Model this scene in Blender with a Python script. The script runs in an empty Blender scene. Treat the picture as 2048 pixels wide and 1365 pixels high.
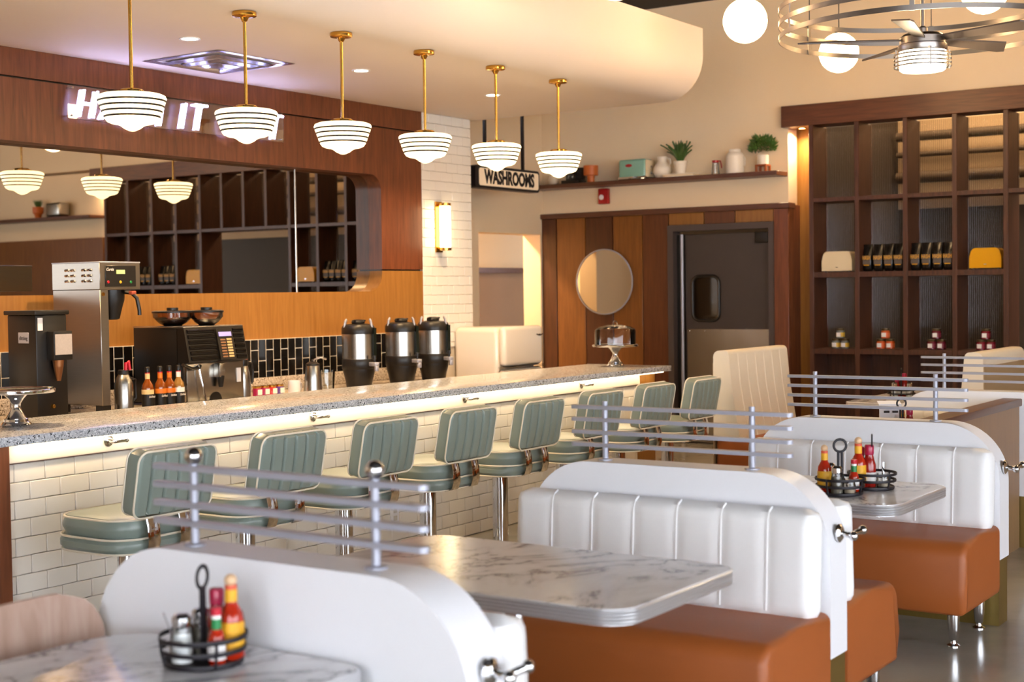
import bpy, bmesh, math, random
from mathutils import Vector, Matrix
PI = math.pi
sc = bpy.context.scene
COL = sc.collection
random.seed(7)

# ---------------------------------------------------------------- camera
cam_d = bpy.data.cameras.new('camera'); cam = bpy.data.objects.new('camera', cam_d); COL.objects.link(cam)
sc.camera = cam
cam_d.sensor_width = 36.0; cam_d.lens = 50.0; cam_d.clip_end = 80
_y, _p, _r = math.radians(34.2), math.radians(-2.0), math.radians(0.77)
_f = Vector((math.cos(_p)*math.cos(_y), math.cos(_p)*math.sin(_y), math.sin(_p)))
_rt = Vector((math.sin(_y), -math.cos(_y), 0)); _up = _rt.cross(_f)
_r2 = _rt*math.cos(_r) - _up*math.sin(_r); _u2 = _up*math.cos(_r) + _rt*math.sin(_r)
_m = Matrix((( _r2.x, _u2.x, -_f.x, 0), (_r2.y, _u2.y, -_f.y, 0), (_r2.z, _u2.z, -_f.z, 1.48), (0, 0, 0, 1)))
cam.matrix_world = _m
cam_d.dof.use_dof = True; cam_d.dof.focus_distance = 7.0; cam_d.dof.aperture_fstop = 3.2
# ---------------------------------------------------------------- world, exposure
w = bpy.data.worlds.new('daylight'); sc.world = w; w.use_nodes = True
bg = w.node_tree.nodes['Background']; bg.inputs[0].default_value = (0.87, 0.92, 1.0, 1); bg.inputs[1].default_value = 4.2
sc.view_settings.view_transform = 'Standard'; sc.view_settings.look = 'None'
sc.view_settings.exposure = 1.26; sc.view_settings.gamma = 1.0; sc.view_settings.use_curve_mapping = False
sc.cycles.max_bounces = 6; sc.cycles.diffuse_bounces = 3; sc.cycles.glossy_bounces = 3; sc.cycles.transmission_bounces = 4
sc.cycles.transparent_max_bounces = 8; sc.cycles.caustics_reflective = False; sc.cycles.caustics_refractive = False
sc.cycles.sample_clamp_indirect = 4.0; sc.cycles.use_adaptive_sampling = True; sc.cycles.adaptive_threshold = .15; sc.cycles.light_sampling_threshold = .03

# ---------------------------------------------------------------- helpers
def lin(h):
    if isinstance(h, str):
        h = h.lstrip('#'); c = [int(h[i:i+2], 16)/255 for i in (0, 2, 4)]
        c = [x/12.92 if x <= .04045 else ((x+.055)/1.055)**2.4 for x in c]
    else: c = list(h)
    return (c[0], c[1], c[2], 1)
MATS = {}
def mat(name, col=None, rough=.5, metal=0., **k):
    """plain procedural Principled material with a faint noise in colour and roughness"""
    if name in MATS: return MATS[name]
    m = bpy.data.materials.new(name); m.use_nodes = True; MATS[name] = m
    nt = m.node_tree; b = nt.nodes['Principled BSDF']; c = lin(col)
    b.inputs['Base Color'].default_value = c; b.inputs['Roughness'].default_value = rough; b.inputs['Metallic'].default_value = metal
    for kk, v in dict(trans='Transmission Weight', coat='Coat Weight', ior='IOR', spec='Specular IOR Level', sheen='Sheen Weight', alpha='Alpha', sss='Subsurface Weight').items():
        if kk in k: b.inputs[v].default_value = k[kk]
    if 'emit' in k:
        b.inputs['Emission Color'].default_value = lin(k.get('ecol', col)); b.inputs['Emission Strength'].default_value = k['emit']
    var = k.get('var', .06); scale = k.get('scale', 6.)
    if var > 0:
        tc = nt.nodes.new('ShaderNodeTexCoord'); n = nt.nodes.new('ShaderNodeTexNoise'); n.inputs['Scale'].default_value = scale; n.inputs['Detail'].default_value = 3
        mp = nt.nodes.new('ShaderNodeMapping'); mp.inputs['Scale'].default_value = k.get('stretch', (1, 1, 1))
        mx = nt.nodes.new('ShaderNodeMix'); mx.data_type = 'RGBA'
        mx.inputs[6].default_value = tuple(x*(1-var) for x in c[:3])+(1,); mx.inputs[7].default_value = tuple(min(1, x*(1+var)) for x in c[:3])+(1,)
        nt.links.new(tc.outputs['Object'], mp.inputs[0]); nt.links.new(mp.outputs[0], n.inputs['Vector'])
        nt.links.new(n.outputs['Fac'], mx.inputs[0]); nt.links.new(mx.outputs[2], b.inputs['Base Color'])
        if k.get('bump', 0):
            bp = nt.nodes.new('ShaderNodeBump'); bp.inputs['Strength'].default_value = k['bump']; bp.inputs['Distance'].default_value = k.get('bdist', .002)
            n2 = nt.nodes.new('ShaderNodeTexNoise'); n2.inputs['Scale'].default_value = k.get('bscale', 300.)
            nt.links.new(mp.outputs[0], n2.inputs['Vector']); nt.links.new(n2.outputs['Fac'], bp.inputs['Height']); nt.links.new(bp.outputs[0], b.inputs['Normal'])
    return m
def ramp_mat(name, stops, scale, stretch, rough=.45, detail=6, dist=0., kind='noise', **k):
    if name in MATS: return MATS[name]
    m = bpy.data.materials.new(name); m.use_nodes = True; MATS[name] = m
    nt = m.node_tree; b = nt.nodes['Principled BSDF']; b.inputs['Roughness'].default_value = rough; b.inputs['Metallic'].default_value = k.get('metal', 0)
    if 'coat' in k: b.inputs['Coat Weight'].default_value = k['coat']
    if 'spec' in k: b.inputs['Specular IOR Level'].default_value = k['spec']
    tc = nt.nodes.new('ShaderNodeTexCoord'); mp = nt.nodes.new('ShaderNodeMapping'); mp.inputs['Scale'].default_value = stretch
    nt.links.new(tc.outputs['Object'], mp.inputs[0])
    if kind == 'noise':
        n = nt.nodes.new('ShaderNodeTexNoise'); n.inputs['Scale'].default_value = scale; n.inputs['Detail'].default_value = detail; n.inputs['Distortion'].default_value = dist; out = n.outputs['Fac']
    elif kind == 'voronoi':
        n = nt.nodes.new('ShaderNodeTexVoronoi'); n.inputs['Scale'].default_value = scale
        s = nt.nodes.new('ShaderNodeSeparateColor'); nt.links.new(n.outputs['Color'], s.inputs[0]); out = s.outputs[0]
    elif kind == 'vein':
        n = nt.nodes.new('ShaderNodeTexNoise'); n.inputs['Scale'].default_value = scale; n.inputs['Detail'].default_value = 8; n.inputs['Distortion'].default_value = dist; n.inputs['Roughness'].default_value = .6
        a = nt.nodes.new('ShaderNodeMath'); a.operation = 'SUBTRACT'; a.inputs[1].default_value = .5; nt.links.new(n.outputs['Fac'], a.inputs[0])
        a2 = nt.nodes.new('ShaderNodeMath'); a2.operation = 'ABSOLUTE'; nt.links.new(a.outputs[0], a2.inputs[0])
        n2 = nt.nodes.new('ShaderNodeTexNoise'); n2.inputs['Scale'].default_value = scale*1.3; n2.inputs['Detail'].default_value = 2; nt.links.new(mp.outputs[0], n2.inputs['Vector'])
        a3 = nt.nodes.new('ShaderNodeMath'); a3.operation = 'MULTIPLY_ADD'; a3.inputs[1].default_value = 1.0; nt.links.new(n2.outputs['Fac'], a3.inputs[0])
        a4 = nt.nodes.new('ShaderNodeMath'); a4.operation = 'SUBTRACT'; a4.inputs[1].default_value = .52; a4.use_clamp = True; nt.links.new(n2.outputs['Fac'], a4.inputs[0])
        a5 = nt.nodes.new('ShaderNodeMath'); a5.operation = 'MULTIPLY_ADD'; a5.inputs[1].default_value = .6; nt.links.new(a4.outputs[0], a5.inputs[0]); nt.links.new(a2.outputs[0], a5.inputs[2]); out = a5.outputs[0]
    if kind != 'x': nt.links.new(mp.outputs[0], n.inputs['Vector'])
    r = nt.nodes.new('ShaderNodeValToRGB'); e = r.color_ramp.elements
    while len(e) < len(stops): e.new(.5)
    for i, (p, c) in enumerate(stops): e[i].position = p; e[i].color = lin(c)
    if k.get('const'): r.color_ramp.interpolation = 'CONSTANT'
    nt.links.new(out, r.inputs[0]); nt.links.new(r.outputs[0], b.inputs['Base Color'])
    return m
def wood(name, dark, light, rough=.42, horizontal=False, scale=3.):
    st = (1.2, 14, 14) if horizontal == 'x' else (14, 1.2, 14) if horizontal == 'y' else (14, 14, 1.1)
    return ramp_mat(name, [(.25, dark), (.5, tuple((a+b)/2 for a, b in zip(lin(dark)[:3], lin(light)[:3]))), (.75, light)], scale, st, rough, 8, .6)
def emit(name, col, s):
    if name in MATS: return MATS[name]
    m = bpy.data.materials.new(name); m.use_nodes = True; MATS[name] = m; nt = m.node_tree
    b = nt.nodes['Principled BSDF']; b.inputs['Base Color'].default_value = (.35, .33, .3, 1); b.inputs['Roughness'].default_value = .3
    b.inputs['Emission Color'].default_value = lin(col); b.inputs['Emission Strength'].default_value = s
    m.cycles.emission_sampling = 'FRONT' if s > 1.5 else 'NONE'
    return m

class MB:
    def __init__(s): s.v = []; s.f = []
    def add(s, v, f):
        o = len(s.v); s.v += [tuple(x) for x in v]; s.f += [tuple(i+o for i in q) for q in f]; return s
    def box(s, x0, x1, y0, y1, z0, z1):
        return s.add([(x0,y0,z0),(x1,y0,z0),(x1,y1,z0),(x0,y1,z0),(x0,y0,z1),(x1,y0,z1),(x1,y1,z1),(x0,y1,z1)],
                     [(0,3,2,1),(4,5,6,7),(0,1,5,4),(1,2,6,5),(2,3,7,6),(3,0,4,7)])
    def rbox(s, x0, x1, y0, y1, z0, z1, r=.01, seg=2, M=None):
        bm = bmesh.new(); bmesh.ops.create_cube(bm, size=1)
        for v in bm.verts: v.co = Vector(((x0+x1)/2+v.co.x*(x1-x0), (y0+y1)/2+v.co.y*(y1-y0), (z0+z1)/2+v.co.z*(z1-z0)))
        r = min(r, .49*min(x1-x0, y1-y0, z1-z0))
        bmesh.ops.bevel(bm, geom=bm.edges[:], offset=r, segments=seg, profile=.5, affect='EDGES')
        bm.verts.index_update(); s.add([(M @ v.co) if M else v.co for v in bm.verts], [[v.index for v in f.verts] for f in bm.faces]); bm.free(); return s
    def lathe(s, prof, n=24, c=(0,0,0), M=None, caps=True):
        V = []; F = []
        for (r, z) in prof:
            for k in range(n):
                a = 2*PI*k/n; p = Vector((c[0]+r*math.cos(a), c[1]+r*math.sin(a), c[2]+z)); V.append(M @ p if M else p)
        for j in range(len(prof)-1):
            for k in range(n): a, b = j*n+k, j*n+(k+1) % n; F.append((a, b, b+n, a+n))
        if prof[0] == prof[-1] or (prof[0][0] < 1e-5 and abs(prof[0][1]-prof[-1][1]) < 1e-6 and len(prof) == 2): caps = False
        if caps and prof[0][0] > 1e-5: F.append(tuple(range(n-1, -1, -1)))
        if caps and prof[-1][0] > 1e-5: F.append(tuple((len(prof)-1)*n+k for k in range(n)))
        return s.add(V, F)
    def cyl(s, p, q, r, r2=None, n=16):
        p, q = Vector(p), Vector(q); d = q-p; M = Matrix.Translation(p) @ d.to_track_quat('Z', 'Y').to_matrix().to_4x4()
        return s.lathe([(r, 0), (r if r2 is None else r2, d.length)], n, M=M)
    def sphere(s, c, r, n=20, m=12, sz=1.):
        return s.lathe([(r*math.sin(PI*j/m), -r*sz*math.cos(PI*j/m)) for j in range(m+1)], n, c)
    def tube(s, pts, r, n=8, closed=False, flat=None):
        pts = [Vector(p) for p in pts]; N = len(pts); V = []; F = []; up = None
        for i in range(N):
            a = pts[(i-1) % N] if (closed or i > 0) else pts[0]; b = pts[(i+1) % N] if (closed or i < N-1) else pts[-1]
            t = (b-a).normalized()
            if up is None:
                up = Vector((0,0,1)) if abs(t.z) < .9 else Vector((1,0,0))
            x = t.cross(up)
            if x.length < 1e-4: x = t.orthogonal()
            x.normalize(); y = x.cross(t).normalized(); up = y
            rr = r[i] if isinstance(r, (list, tuple)) else r
            for k in range(n):
                an = 2*PI*k/n; fx, fy = (1, 1) if flat is None else flat
                V.append(pts[i]+x*rr*fx*math.cos(an)+y*rr*fy*math.sin(an))
        for i in range(N if closed else N-1):
            j = (i+1) % N
            for k in range(n): F.append((i*n+k, i*n+(k+1) % n, j*n+(k+1) % n, j*n+k))
        if not closed: F.append(tuple(range(n-1, -1, -1))); F.append(tuple((N-1)*n+k for k in range(n)))
        return s.add(V, F)
    def prism(s, poly, a, b, ax='x'):
        """extrude a 2-D outline along an axis; poly in the other two axes in order"""
        def P(u, v, t): return (t, u, v) if ax == 'x' else (u, t, v) if ax == 'y' else (u, v, t)
        n = len(poly); V = [P(u, v, a) for u, v in poly]+[P(u, v, b) for u, v in poly]
        F = [tuple(range(n)), tuple(range(2*n-1, n-1, -1))]+[(i, i+n, (i+1) % n+n, (i+1) % n) for i in range(n)]
        return s.add(V, F)
    def pad(s, w, h, t, r, rr, nch=0, amp=0., nu=24, nv=12, dome=0., both=True, M=None, gw=.14):
        """upholstered pad in the XZ plane (centre origin), thickness along Y, channels across X"""
        def half(z):
            e = abs(z)-(h/2-r)
            return w/2-(r-math.sqrt(max(0, r*r-e*e)) if e > 0 else 0)
        V = []; F = []
        zs = [h/2*math.sin(PI/2*(2*j/nv-1))*.35+h/2*(2*j/nv-1)*.65 for j in range(nv+1)]
        us = [2*i/nu-1 for i in range(nu+1)]
        for sgn in (-1, 1):
            for z in zs:
                hw = half(z)
                for u in us:
                    x = u*hw; d = min(hw-abs(x), h/2-abs(z))
                    y = t/2
                    if d < rr: y = t/2-rr+math.sqrt(max(0, rr*rr-(rr-d)**2))
                    y += dome*(1-u*u)*(1-(2*z/h)**2)
                    if nch and (both or sgn < 0):
                        ph = (x/w+.5)*nch; q = abs(ph-round(ph)); fade = min(1, max(0, d/(rr*.9)))
                        inner = .35 < ph < nch-.35
                        if inner: y -= amp*math.exp(-(q/gw)**2)*fade
                    p = Vector((x, sgn*y, z)); V.append(M @ p if M else p)
        n = nu+1; m = nv+1; o = n*m
        for j in range(nv):
            for i in range(nu):
                a = j*n+i; F.append((a, a+1, a+1+n, a+n)); F.append((o+a, o+a+n, o+a+1+n, o+a+1))
        rim = [i for i in range(n)]+[j*n+nu for j in range(1, m)]+[(m-1)*n+i for i in range(nu-1, -1, -1)]+[j*n for j in range(m-2, 0, -1)]
        for i in range(len(rim)):
            a, b = rim[i], rim[(i+1) % len(rim)]; F.append((b, a, o+a, o+b))
        return s.add(V, F)
    def build(s, name, m, parent=None, loc=None, rot=None, ang=38, smooth=True):
        me = s.mesh(name, m, ang, smooth); return link(name, me, parent, loc, rot)
    def mesh(s, name, m, ang=38, smooth=True):
        me = bpy.data.meshes.new(name); me.from_pydata([tuple(v) for v in s.v], [], s.f); me.validate(); 
        bm = bmesh.new(); bm.from_mesh(me); bmesh.ops.remove_doubles(bm, verts=bm.verts[:], dist=1e-6); bmesh.ops.recalc_face_normals(bm, faces=bm.faces[:]); bm.to_mesh(me); bm.free()
        if smooth:
            me.polygons.foreach_set('use_smooth', [True]*len(me.polygons)); me.set_sharp_from_angle(angle=math.radians(ang))
        me.materials.append(MATS[m] if isinstance(m, str) else m); return me
def link(name, me, parent=None, loc=None, rot=None):
    o = bpy.data.objects.new(name, me); COL.objects.link(o)
    if parent: o.parent = parent
    if loc: o.location = loc
    if rot: o.rotation_euler = rot
    return o
def tag(o, label, cat, group=None, kind=None):
    o['label'] = label; o['category'] = cat
    if group: o['group'] = group
    if kind: o['kind'] = kind
    return o
def thing(name, label, cat, loc=(0,0,0), rz=0., group=None, rot=None):
    o = bpy.data.objects.new(name, None); COL.objects.link(o); o.location = loc; o.rotation_euler = rot or (0, 0, rz); o.empty_display_size = .1
    return tag(o, label, cat, group)
def struct(o, label=None, cat=None):
    o['kind'] = 'structure'
    if label: o['label'] = label
    if cat: o['category'] = cat
    return o
def sempty(name, label, cat, loc=(0,0,0)):
    o = bpy.data.objects.new(name, None); COL.objects.link(o); o.location = loc; return struct(o, label, cat)
def dup(root, loc, label, rz=None, group=None):
    r = root.copy(); COL.objects.link(r); r.location = loc; r['label'] = label
    if rz is not None: r.rotation_euler = (0, 0, rz)
    if group: r['group'] = group
    for ch in list(root.children):
        c = ch.copy(); COL.objects.link(c); c.parent = r
        for g in list(ch.children):
            d = g.copy(); COL.objects.link(d); d.parent = c
    return r
def textmesh(txt, size, m, name, parent=None, loc=(0,0,0), rot=(0,0,0), ext=.002, sx=1., off=0., shear=0., align='CENTER'):
    cu = bpy.data.curves.new(name, 'FONT'); cu.body = txt; cu.size = size; cu.extrude = ext; cu.align_x = align; cu.align_y = 'CENTER'; cu.offset = off; cu.shear = shear; cu.resolution_u = 3
    to = bpy.data.objects.new('tmp', cu); COL.objects.link(to); dg = bpy.context.evaluated_depsgraph_get(); me = bpy.data.meshes.new_from_object(to.evaluated_get(dg))
    bpy.data.objects.remove(to); bpy.data.curves.remove(cu)
    for v in me.vertices: v.co.x *= sx
    me.materials.clear(); me.materials.append(m); me.name = name
    return link(name, me, parent, loc, rot)
def arc(cx, cy, r, a0, a1, n=8): return [(cx+r*math.cos(math.radians(a0+(a1-a0)*i/n)), cy+r*math.sin(math.radians(a0+(a1-a0)*i/n))) for i in range(n+1)]
def rrect(x0, x1, y0, y1, r, n=6):
    rs = r if isinstance(r, (list, tuple)) else (r,)*4
    return arc(x1-rs[0], y1-rs[0], rs[0], 0, 90, n)+arc(x0+rs[1], y1-rs[1], rs[1], 90, 180, n)+arc(x0+rs[2], y0+rs[2], rs[2], 180, 270, n)+arc(x1-rs[3], y0+rs[3], rs[3], 270, 360, n)
def area(name, loc, sx, sy, W, col, rot=(0,0,0), shape='RECTANGLE', parent=None, spread=180):
    l = bpy.data.lights.new(name, 'AREA'); l.shape = shape; l.size = sx
    if shape in ('RECTANGLE', 'ELLIPSE'): l.size_y = sy
    l.energy = W; l.color = lin(col)[:3] if isinstance(col, str) else col; l.spread = math.radians(spread)
    o = bpy.data.objects.new(name, l); COL.objects.link(o); o.location = loc; o.rotation_euler = rot; o.parent = parent; return o
def point(name, loc, W, col, r=.05, parent=None):
    l = bpy.data.lights.new(name, 'POINT'); l.energy = W; l.color = col; l.shadow_soft_size = r
    o = bpy.data.objects.new(name, l); COL.objects.link(o); o.location = loc; o.parent = parent; return o

# ---------------------------------------------------------------- materials
WARM = (1.0, .66, .33)
wall_cream = mat('cream_wall_paint', '#ecd3b0', .75, var=.03, scale=2)
soffit_m = mat('soffit_paint', '#e6d8cc', .7, var=.02, scale=1.5)
black_ceiling = mat('black_ceiling_paint', '#1c1613', .8)
wood_red = wood('walnut_veneer', '#5a2f1c', '#82492b', .38)
wood_red_h = wood('walnut_veneer_horizontal', '#4a2818', '#6e4026', .42, 'y')
wood_or = wood('orange_veneer', '#8c5d26', '#a27136', .4)  # veneer lighter and more orange than the upper back bar wood
wood_dark = wood('dark_walnut', '#3b2217', '#5b3523', .4)
wood_cap = wood('walnut_cap', '#4a2c20', '#6a4230', .4, 'y')
chrome = mat('chrome', '#d8d8da', .06, 1, var=.02)
steel = mat('brushed_steel', '#b9b6b0', .26, 1, var=.08, scale=8, stretch=(1, 1, 30))
alu = mat('satin_aluminium', '#a9abb8', .45, .4, var=.04)
brass = mat('polished_brass', '#d6a650', .2, 1, var=.05)
gold = mat('brass_laminate', '#8f7840', .35, .75, var=.08, scale=3)
black_p = mat('black_plastic', '#14110f', .38, var=.1)
black_m = mat('matte_black_metal', '#171219', .5, .3, var=.1)
white_lam = mat('white_laminate', '#e9e9ed', .42, var=.015)
white_vinyl = mat('white_vinyl', '#ecebeb', .45, var=.02, scale=20)
cream_vinyl = mat('cream_vinyl', '#e9ddc8', .45, var=.02, scale=20)
caramel = mat('caramel_vinyl', '#9e5423', .48, var=.07, scale=5, bump=.25, bscale=500, bdist=.001)
taupe = mat('taupe_vinyl', '#a98f6c', .5, var=.04)
sage = mat('sage_vinyl', '#86938b', .28, var=.05, scale=8)
piping_m = mat('cream_piping', '#efe6d2', .45, var=.03)
tile_w = mat('white_glazed_tile', '#efe9df', .16, var=.03, scale=1.5)
grout_m = mat('grey_grout', '#b9b0a4', .85)
tile_b = mat('black_glazed_tile', '#100e0d', .12, var=.2, scale=2)
grout_l = mat('light_grout', '#d9cfc0', .85)
terrazzo = ramp_mat('speckled_quartz', [(0, '#2c2f34'), (.06, '#8c8f97'), (.2, '#b4b7be'), (.55, '#c6c8ce'), (.9, '#e2e3e7')], 190, (1, 1, 1), .16, kind='voronoi', const=True)
terrazzo_b = ramp_mat('warm_quartz', [(0, '#54483c'), (.1, '#a2968a'), (.4, '#b7ab9e'), (.85, '#cfc5ba')], 170, (1, 1, 1), .25, kind='voronoi', const=True)
marble = ramp_mat('marble_laminate', [(0, '#84838a'), (.01, '#b2b1b6'), (.032, '#e6e5e7'), (.12, '#f5f5f6')], 2.1, (1, 1.5, 1), .16, dist=1.4, kind='vein')
concrete = ramp_mat('polished_concrete', [(.2, '#837e75'), (.5, '#a39d92'), (.8, '#b9b2a5')], 1.6, (1, 1, 1), .16, 7, .5)
shade_m = emit('opal_glass_lit', (1.0, .73, .38), 1.5)
globe_m = emit('opal_globe_lit', (1.0, .635, .31), 15.0)
drum_m = emit('opal_drum_lit', (1.0, .82, .55), 7.0)
sconce_m = emit('opal_sconce_lit', (1.0, .80, .46), 4.5)
neon_m = emit('neon_tube_lit', (.50, .52, 1.0), 15.0)
stripe_m = mat('dark_stripe', '#2b241c', .5)
mirror_m = mat('mirror_silver', '#c9c4bd', .01, 1, var=0)
glass_m = mat('clear_glass', '#ffffff', .02, 0, trans=1., ior=1.45, var=0)
def thin_glass(name, tint=(1, 1, 1), fac=.06, gloss=.02, refl=(1, 1, 1)):
    m = bpy.data.materials.new(name); m.use_nodes = True; MATS[name] = m; nt = m.node_tree; nt.nodes.clear()
    o = nt.nodes.new('ShaderNodeOutputMaterial'); t = nt.nodes.new('ShaderNodeBsdfTransparent'); t.inputs[0].default_value = tint+(1,)
    g = nt.nodes.new('ShaderNodeBsdfGlossy'); g.inputs['Roughness'].default_value = gloss; g.inputs['Color'].default_value = refl+(1,)
    lw = nt.nodes.new('ShaderNodeLayerWeight'); lw.inputs[0].default_value = .25
    a = nt.nodes.new('ShaderNodeMath'); a.operation = 'ADD'; a.use_clamp = True; a.inputs[1].default_value = fac; nt.links.new(lw.outputs['Fresnel'], a.inputs[0])
    x = nt.nodes.new('ShaderNodeMixShader'); nt.links.new(a.outputs[0], x.inputs[0]); nt.links.new(t.outputs[0], x.inputs[1]); nt.links.new(g.outputs[0], x.inputs[2]); nt.links.new(x.outputs[0], o.inputs[0])
    return m
dome_glass = thin_glass('thin_clear_glass', (.98, .975, .97), .015)
acrylic = thin_glass('clear_acrylic_sheet', (.93, .93, .97), .06)
jar_glass = thin_glass('jar_glass', (.93, .95, .95), .03)
flute_glass = thin_glass('fluted_glass', (.40, .34, .29), .03, .10, (.75, .72, .72))
_nt = flute_glass.node_tree; _lw = _nt.nodes.new('ShaderNodeLayerWeight'); _lw.inputs[0].default_value = .55
_mx = _nt.nodes.new('ShaderNodeMix'); _mx.data_type = 'RGBA'; _mx.inputs[6].default_value = (.62, .54, .46, 1); _mx.inputs[7].default_value = (.06, .05, .04, 1)
_nt.links.new(_lw.outputs['Facing'], _mx.inputs[0]); _nt.links.new(_mx.outputs[2], [n for n in _nt.nodes if n.type == 'BSDF_TRANSPARENT'][0].inputs[0])
door_glass = thin_glass('door_window_glass', (.25, .2, .16), .06)

# ================================================================ ROOM SHELL
XW = 12.18                      # far wall
YB = 7.13                       # face of the bar back wall
struct(MB().box(-4, 16, -6, 11, -.1, 0).build('floor', concrete), 'polished grey concrete floor', 'floor')
struct(MB().box(-4, 16, -6, 11, 4.18, 4.3).build('ceiling', black_ceiling), 'high black painted ceiling above the dining room', 'ceiling')
# far wall, cream, with the door hole and the shelf recess
wf = sempty('wall_far', 'cream far wall above the wood panelling', 'wall')
o = MB().box(XW, XW+.2, 5.21, 7.88, 2.24, 4.18).box(XW, XW+.2, 6.43, 7.88, 0, 2.24).box(XW, XW+.2, 5.21, 5.34, 0, 2.24).box(XW, XW+.2, 5.34, 6.43, 2.1, 2.24); o.build('wall_face', wall_cream, wf)
MB().box(12.18, 12.5, -6, 5.21, 3.122, 4.18).build('wall_face', wall_cream, wf)
MB().box(12.30, 12.5, -6, -.17, 0, 3.10).build('wall_face', wall_cream, wf)
MB().box(12.42, 12.5, 4.97, 5.25, 0, 3.1).build('recess_back', wood_or, wf)
# washroom hall wall (parallel to the bar) with its opening
wh = sempty('wall_hall', 'cream wall with the washroom hall opening', 'wall')
MB().box(9.85, 11.05, 7.88, 8.09, 0, 4.18).box(12.13, 12.4, 7.88, 8.09, 0, 4.18).box(11.05, 12.13, 7.88, 8.09, 2.05, 4.18).build('wall_face', wall_cream, wh)
hb = sempty('wall_hall_back', 'hall wall with taupe wainscot seen through the opening', 'wall')
MB().box(10.0, 15.5, 9.6, 9.7, 1.76, 2.9).build('wall_face', wall_cream, hb)
MB().box(10.0, 15.5, 9.55, 9.6, 1.70, 1.76).build('cap_rail', wood_cap, hb)
MB().box(10.0, 15.5, 9.58, 9.68, 0, 1.70).build('wainscot', mat('taupe_panel', '#9a7a5c', .6, var=.1, scale=3), hb)
struct(MB().box(10, 15.5, 8.09, 9.7, 2.9, 3.0).build('ceiling_hall', soffit_m), 'low ceiling of the washroom hall', 'ceiling')
struct(MB().box(9.9, 10.0, 8.09, 9.7, 0, 2.9).build('wall_hall_near', wall_cream), 'near end wall of the washroom hall', 'wall')
struct(MB().box(15.4, 15.5, 8.09, 9.7, 0, 2.9).build('wall_hall_end', wall_cream), 'end wall of the washroom hall', 'wall')
# wall behind the bar
struct(MB().box(-4, 9.9, 7.30, 7.5, 0, 4.18).build('wall_bar', wall_cream), 'wall behind the back bar', 'wall')
# storefront on the right and behind the camera: low sill, mullions, header (daylight comes through the openings)
def storefront(name, fixed, a, b, ax, label):
    r = sempty(name, label, 'window wall')
    def bx(u0, u1, z0, z1, t=.06):
        return MB().box(u0, u1, fixed-t, fixed+t, z0, z1) if ax == 'y' else MB().box(fixed-t, fixed+t, u0, u1, z0, z1)
    bx(a, b, 0, .35).build('sill_wall', wall_cream, r); bx(a, b, 3.05, 4.18).build('header', wall_cream, r)
    n = int((b-a)/1.5)
    for i in range(n+1): u = a+(b-a)*i/n; bx(u-.04, u+.04, .35, 3.05).build('mullion', black_m, r)
storefront('window_1', -5.5, -4, 6.2, 'y', 'storefront window wall on the right side')
struct(MB().box(6.2, 12.3, -5.56, -5.44, 0, 4.18).build('wall_right_added', wall_cream), 'unseen cream wall added beyond the storefront to hold back daylight', 'wall')  # unseen solid wall, added to keep daylight off the far end
storefront('window_2', -3.5, -5.5, 1.0, 'x', 'storefront window wall behind the camera')
struct(MB().box(-3.56, -3.44, 1.0, 7.3, 0, 4.18).build('wall_near_added', wall_cream), 'unseen cream wall added behind the camera to cut daylight', 'wall')  # unseen solid wall, added so less daylight reaches the far wall
# kitchen room behind the fluted shelf
struct(MB().box(14.98, 15.0, -6, 8, 2.3, 3.6).build('wall_pane_glow_band', mat('added_pale_band', '#c2ab8d', .7)), 'pale wall band added behind the shelf to brighten its upper panes', 'wall')  # pale band added so the upper fluted panes look brighter
tr = sempty('trim_1', 'dark pipes on the wall of the room behind the shelf', 'pipes')
for z_, r_ in ((3.05, .05), (2.86, .03), (2.62, .06)): MB().cyl((14.8, -6, z_), (14.8, 5.1, z_), r_, n=12).build('pipe', mat('brown_pipe', '#57493b', .6), tr)
struct(MB().box(15.0, 15.1, -6, 8, 0, 4.18).build('wall_kitchen', mat('kitchen_wall', '#33291f', .7)), 'plain wall of the room behind the shelf', 'wall')
struct(MB().box(12.5, 15.0, 5.15, 5.25, 0, 4.18).build('wall_kitchen_side', MATS['kitchen_wall']), 'side wall of the room behind the shelf', 'wall')
# soffit over the bar, bullnose front
prof = [(7.30, 2.95)]+[(5.30+.33*math.cos(math.radians(a)), 3.28+.33*math.sin(math.radians(a))) for a in range(270, 179, -9)]+[(4.97, 3.49), (7.30, 3.49)]
struct(MB().prism(prof, -4, 9.99).build('ceiling_soffit', soffit_m, ang=60), 'cream dropped ceiling with rounded front edge over the bar', 'ceiling')

# ================================================================ BACK BAR WALL
bw = sempty('wall_back_bar', 'wood veneer back bar wall with a long mirror recess', 'wall')
MB().box(2.5, 9.21, 7.12, 7.30, 2.785, 2.949).build('panel', wood_red, bw)
up = [(2.5, 2.775), (9.21, 2.775), (9.21, 1.668), (8.69, 1.668)]+arc(8.57, 2.285, .12, 0, 90, 8)+[(2.5, 2.405)]
MB().prism(up, YB, 7.30, 'y').build('panel', wood_red, bw)
lo = [(2.5, 1.165), (9.21, 1.165), (9.21, 1.656), (8.69, 1.656)]+arc(8.54, 1.645, .15, 0, -90, 8)+[(2.5, 1.495)]
MB().prism(lo, YB, 7.30, 'y').build('panel', wood_or, bw)
MB().box(2.5, 9.2, 7.15, 7.30, 2.7, 2.8).box(8.70, 9.2, 7.15, 7.3, 1.6, 1.7).build('reveal', black_p, bw)
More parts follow.
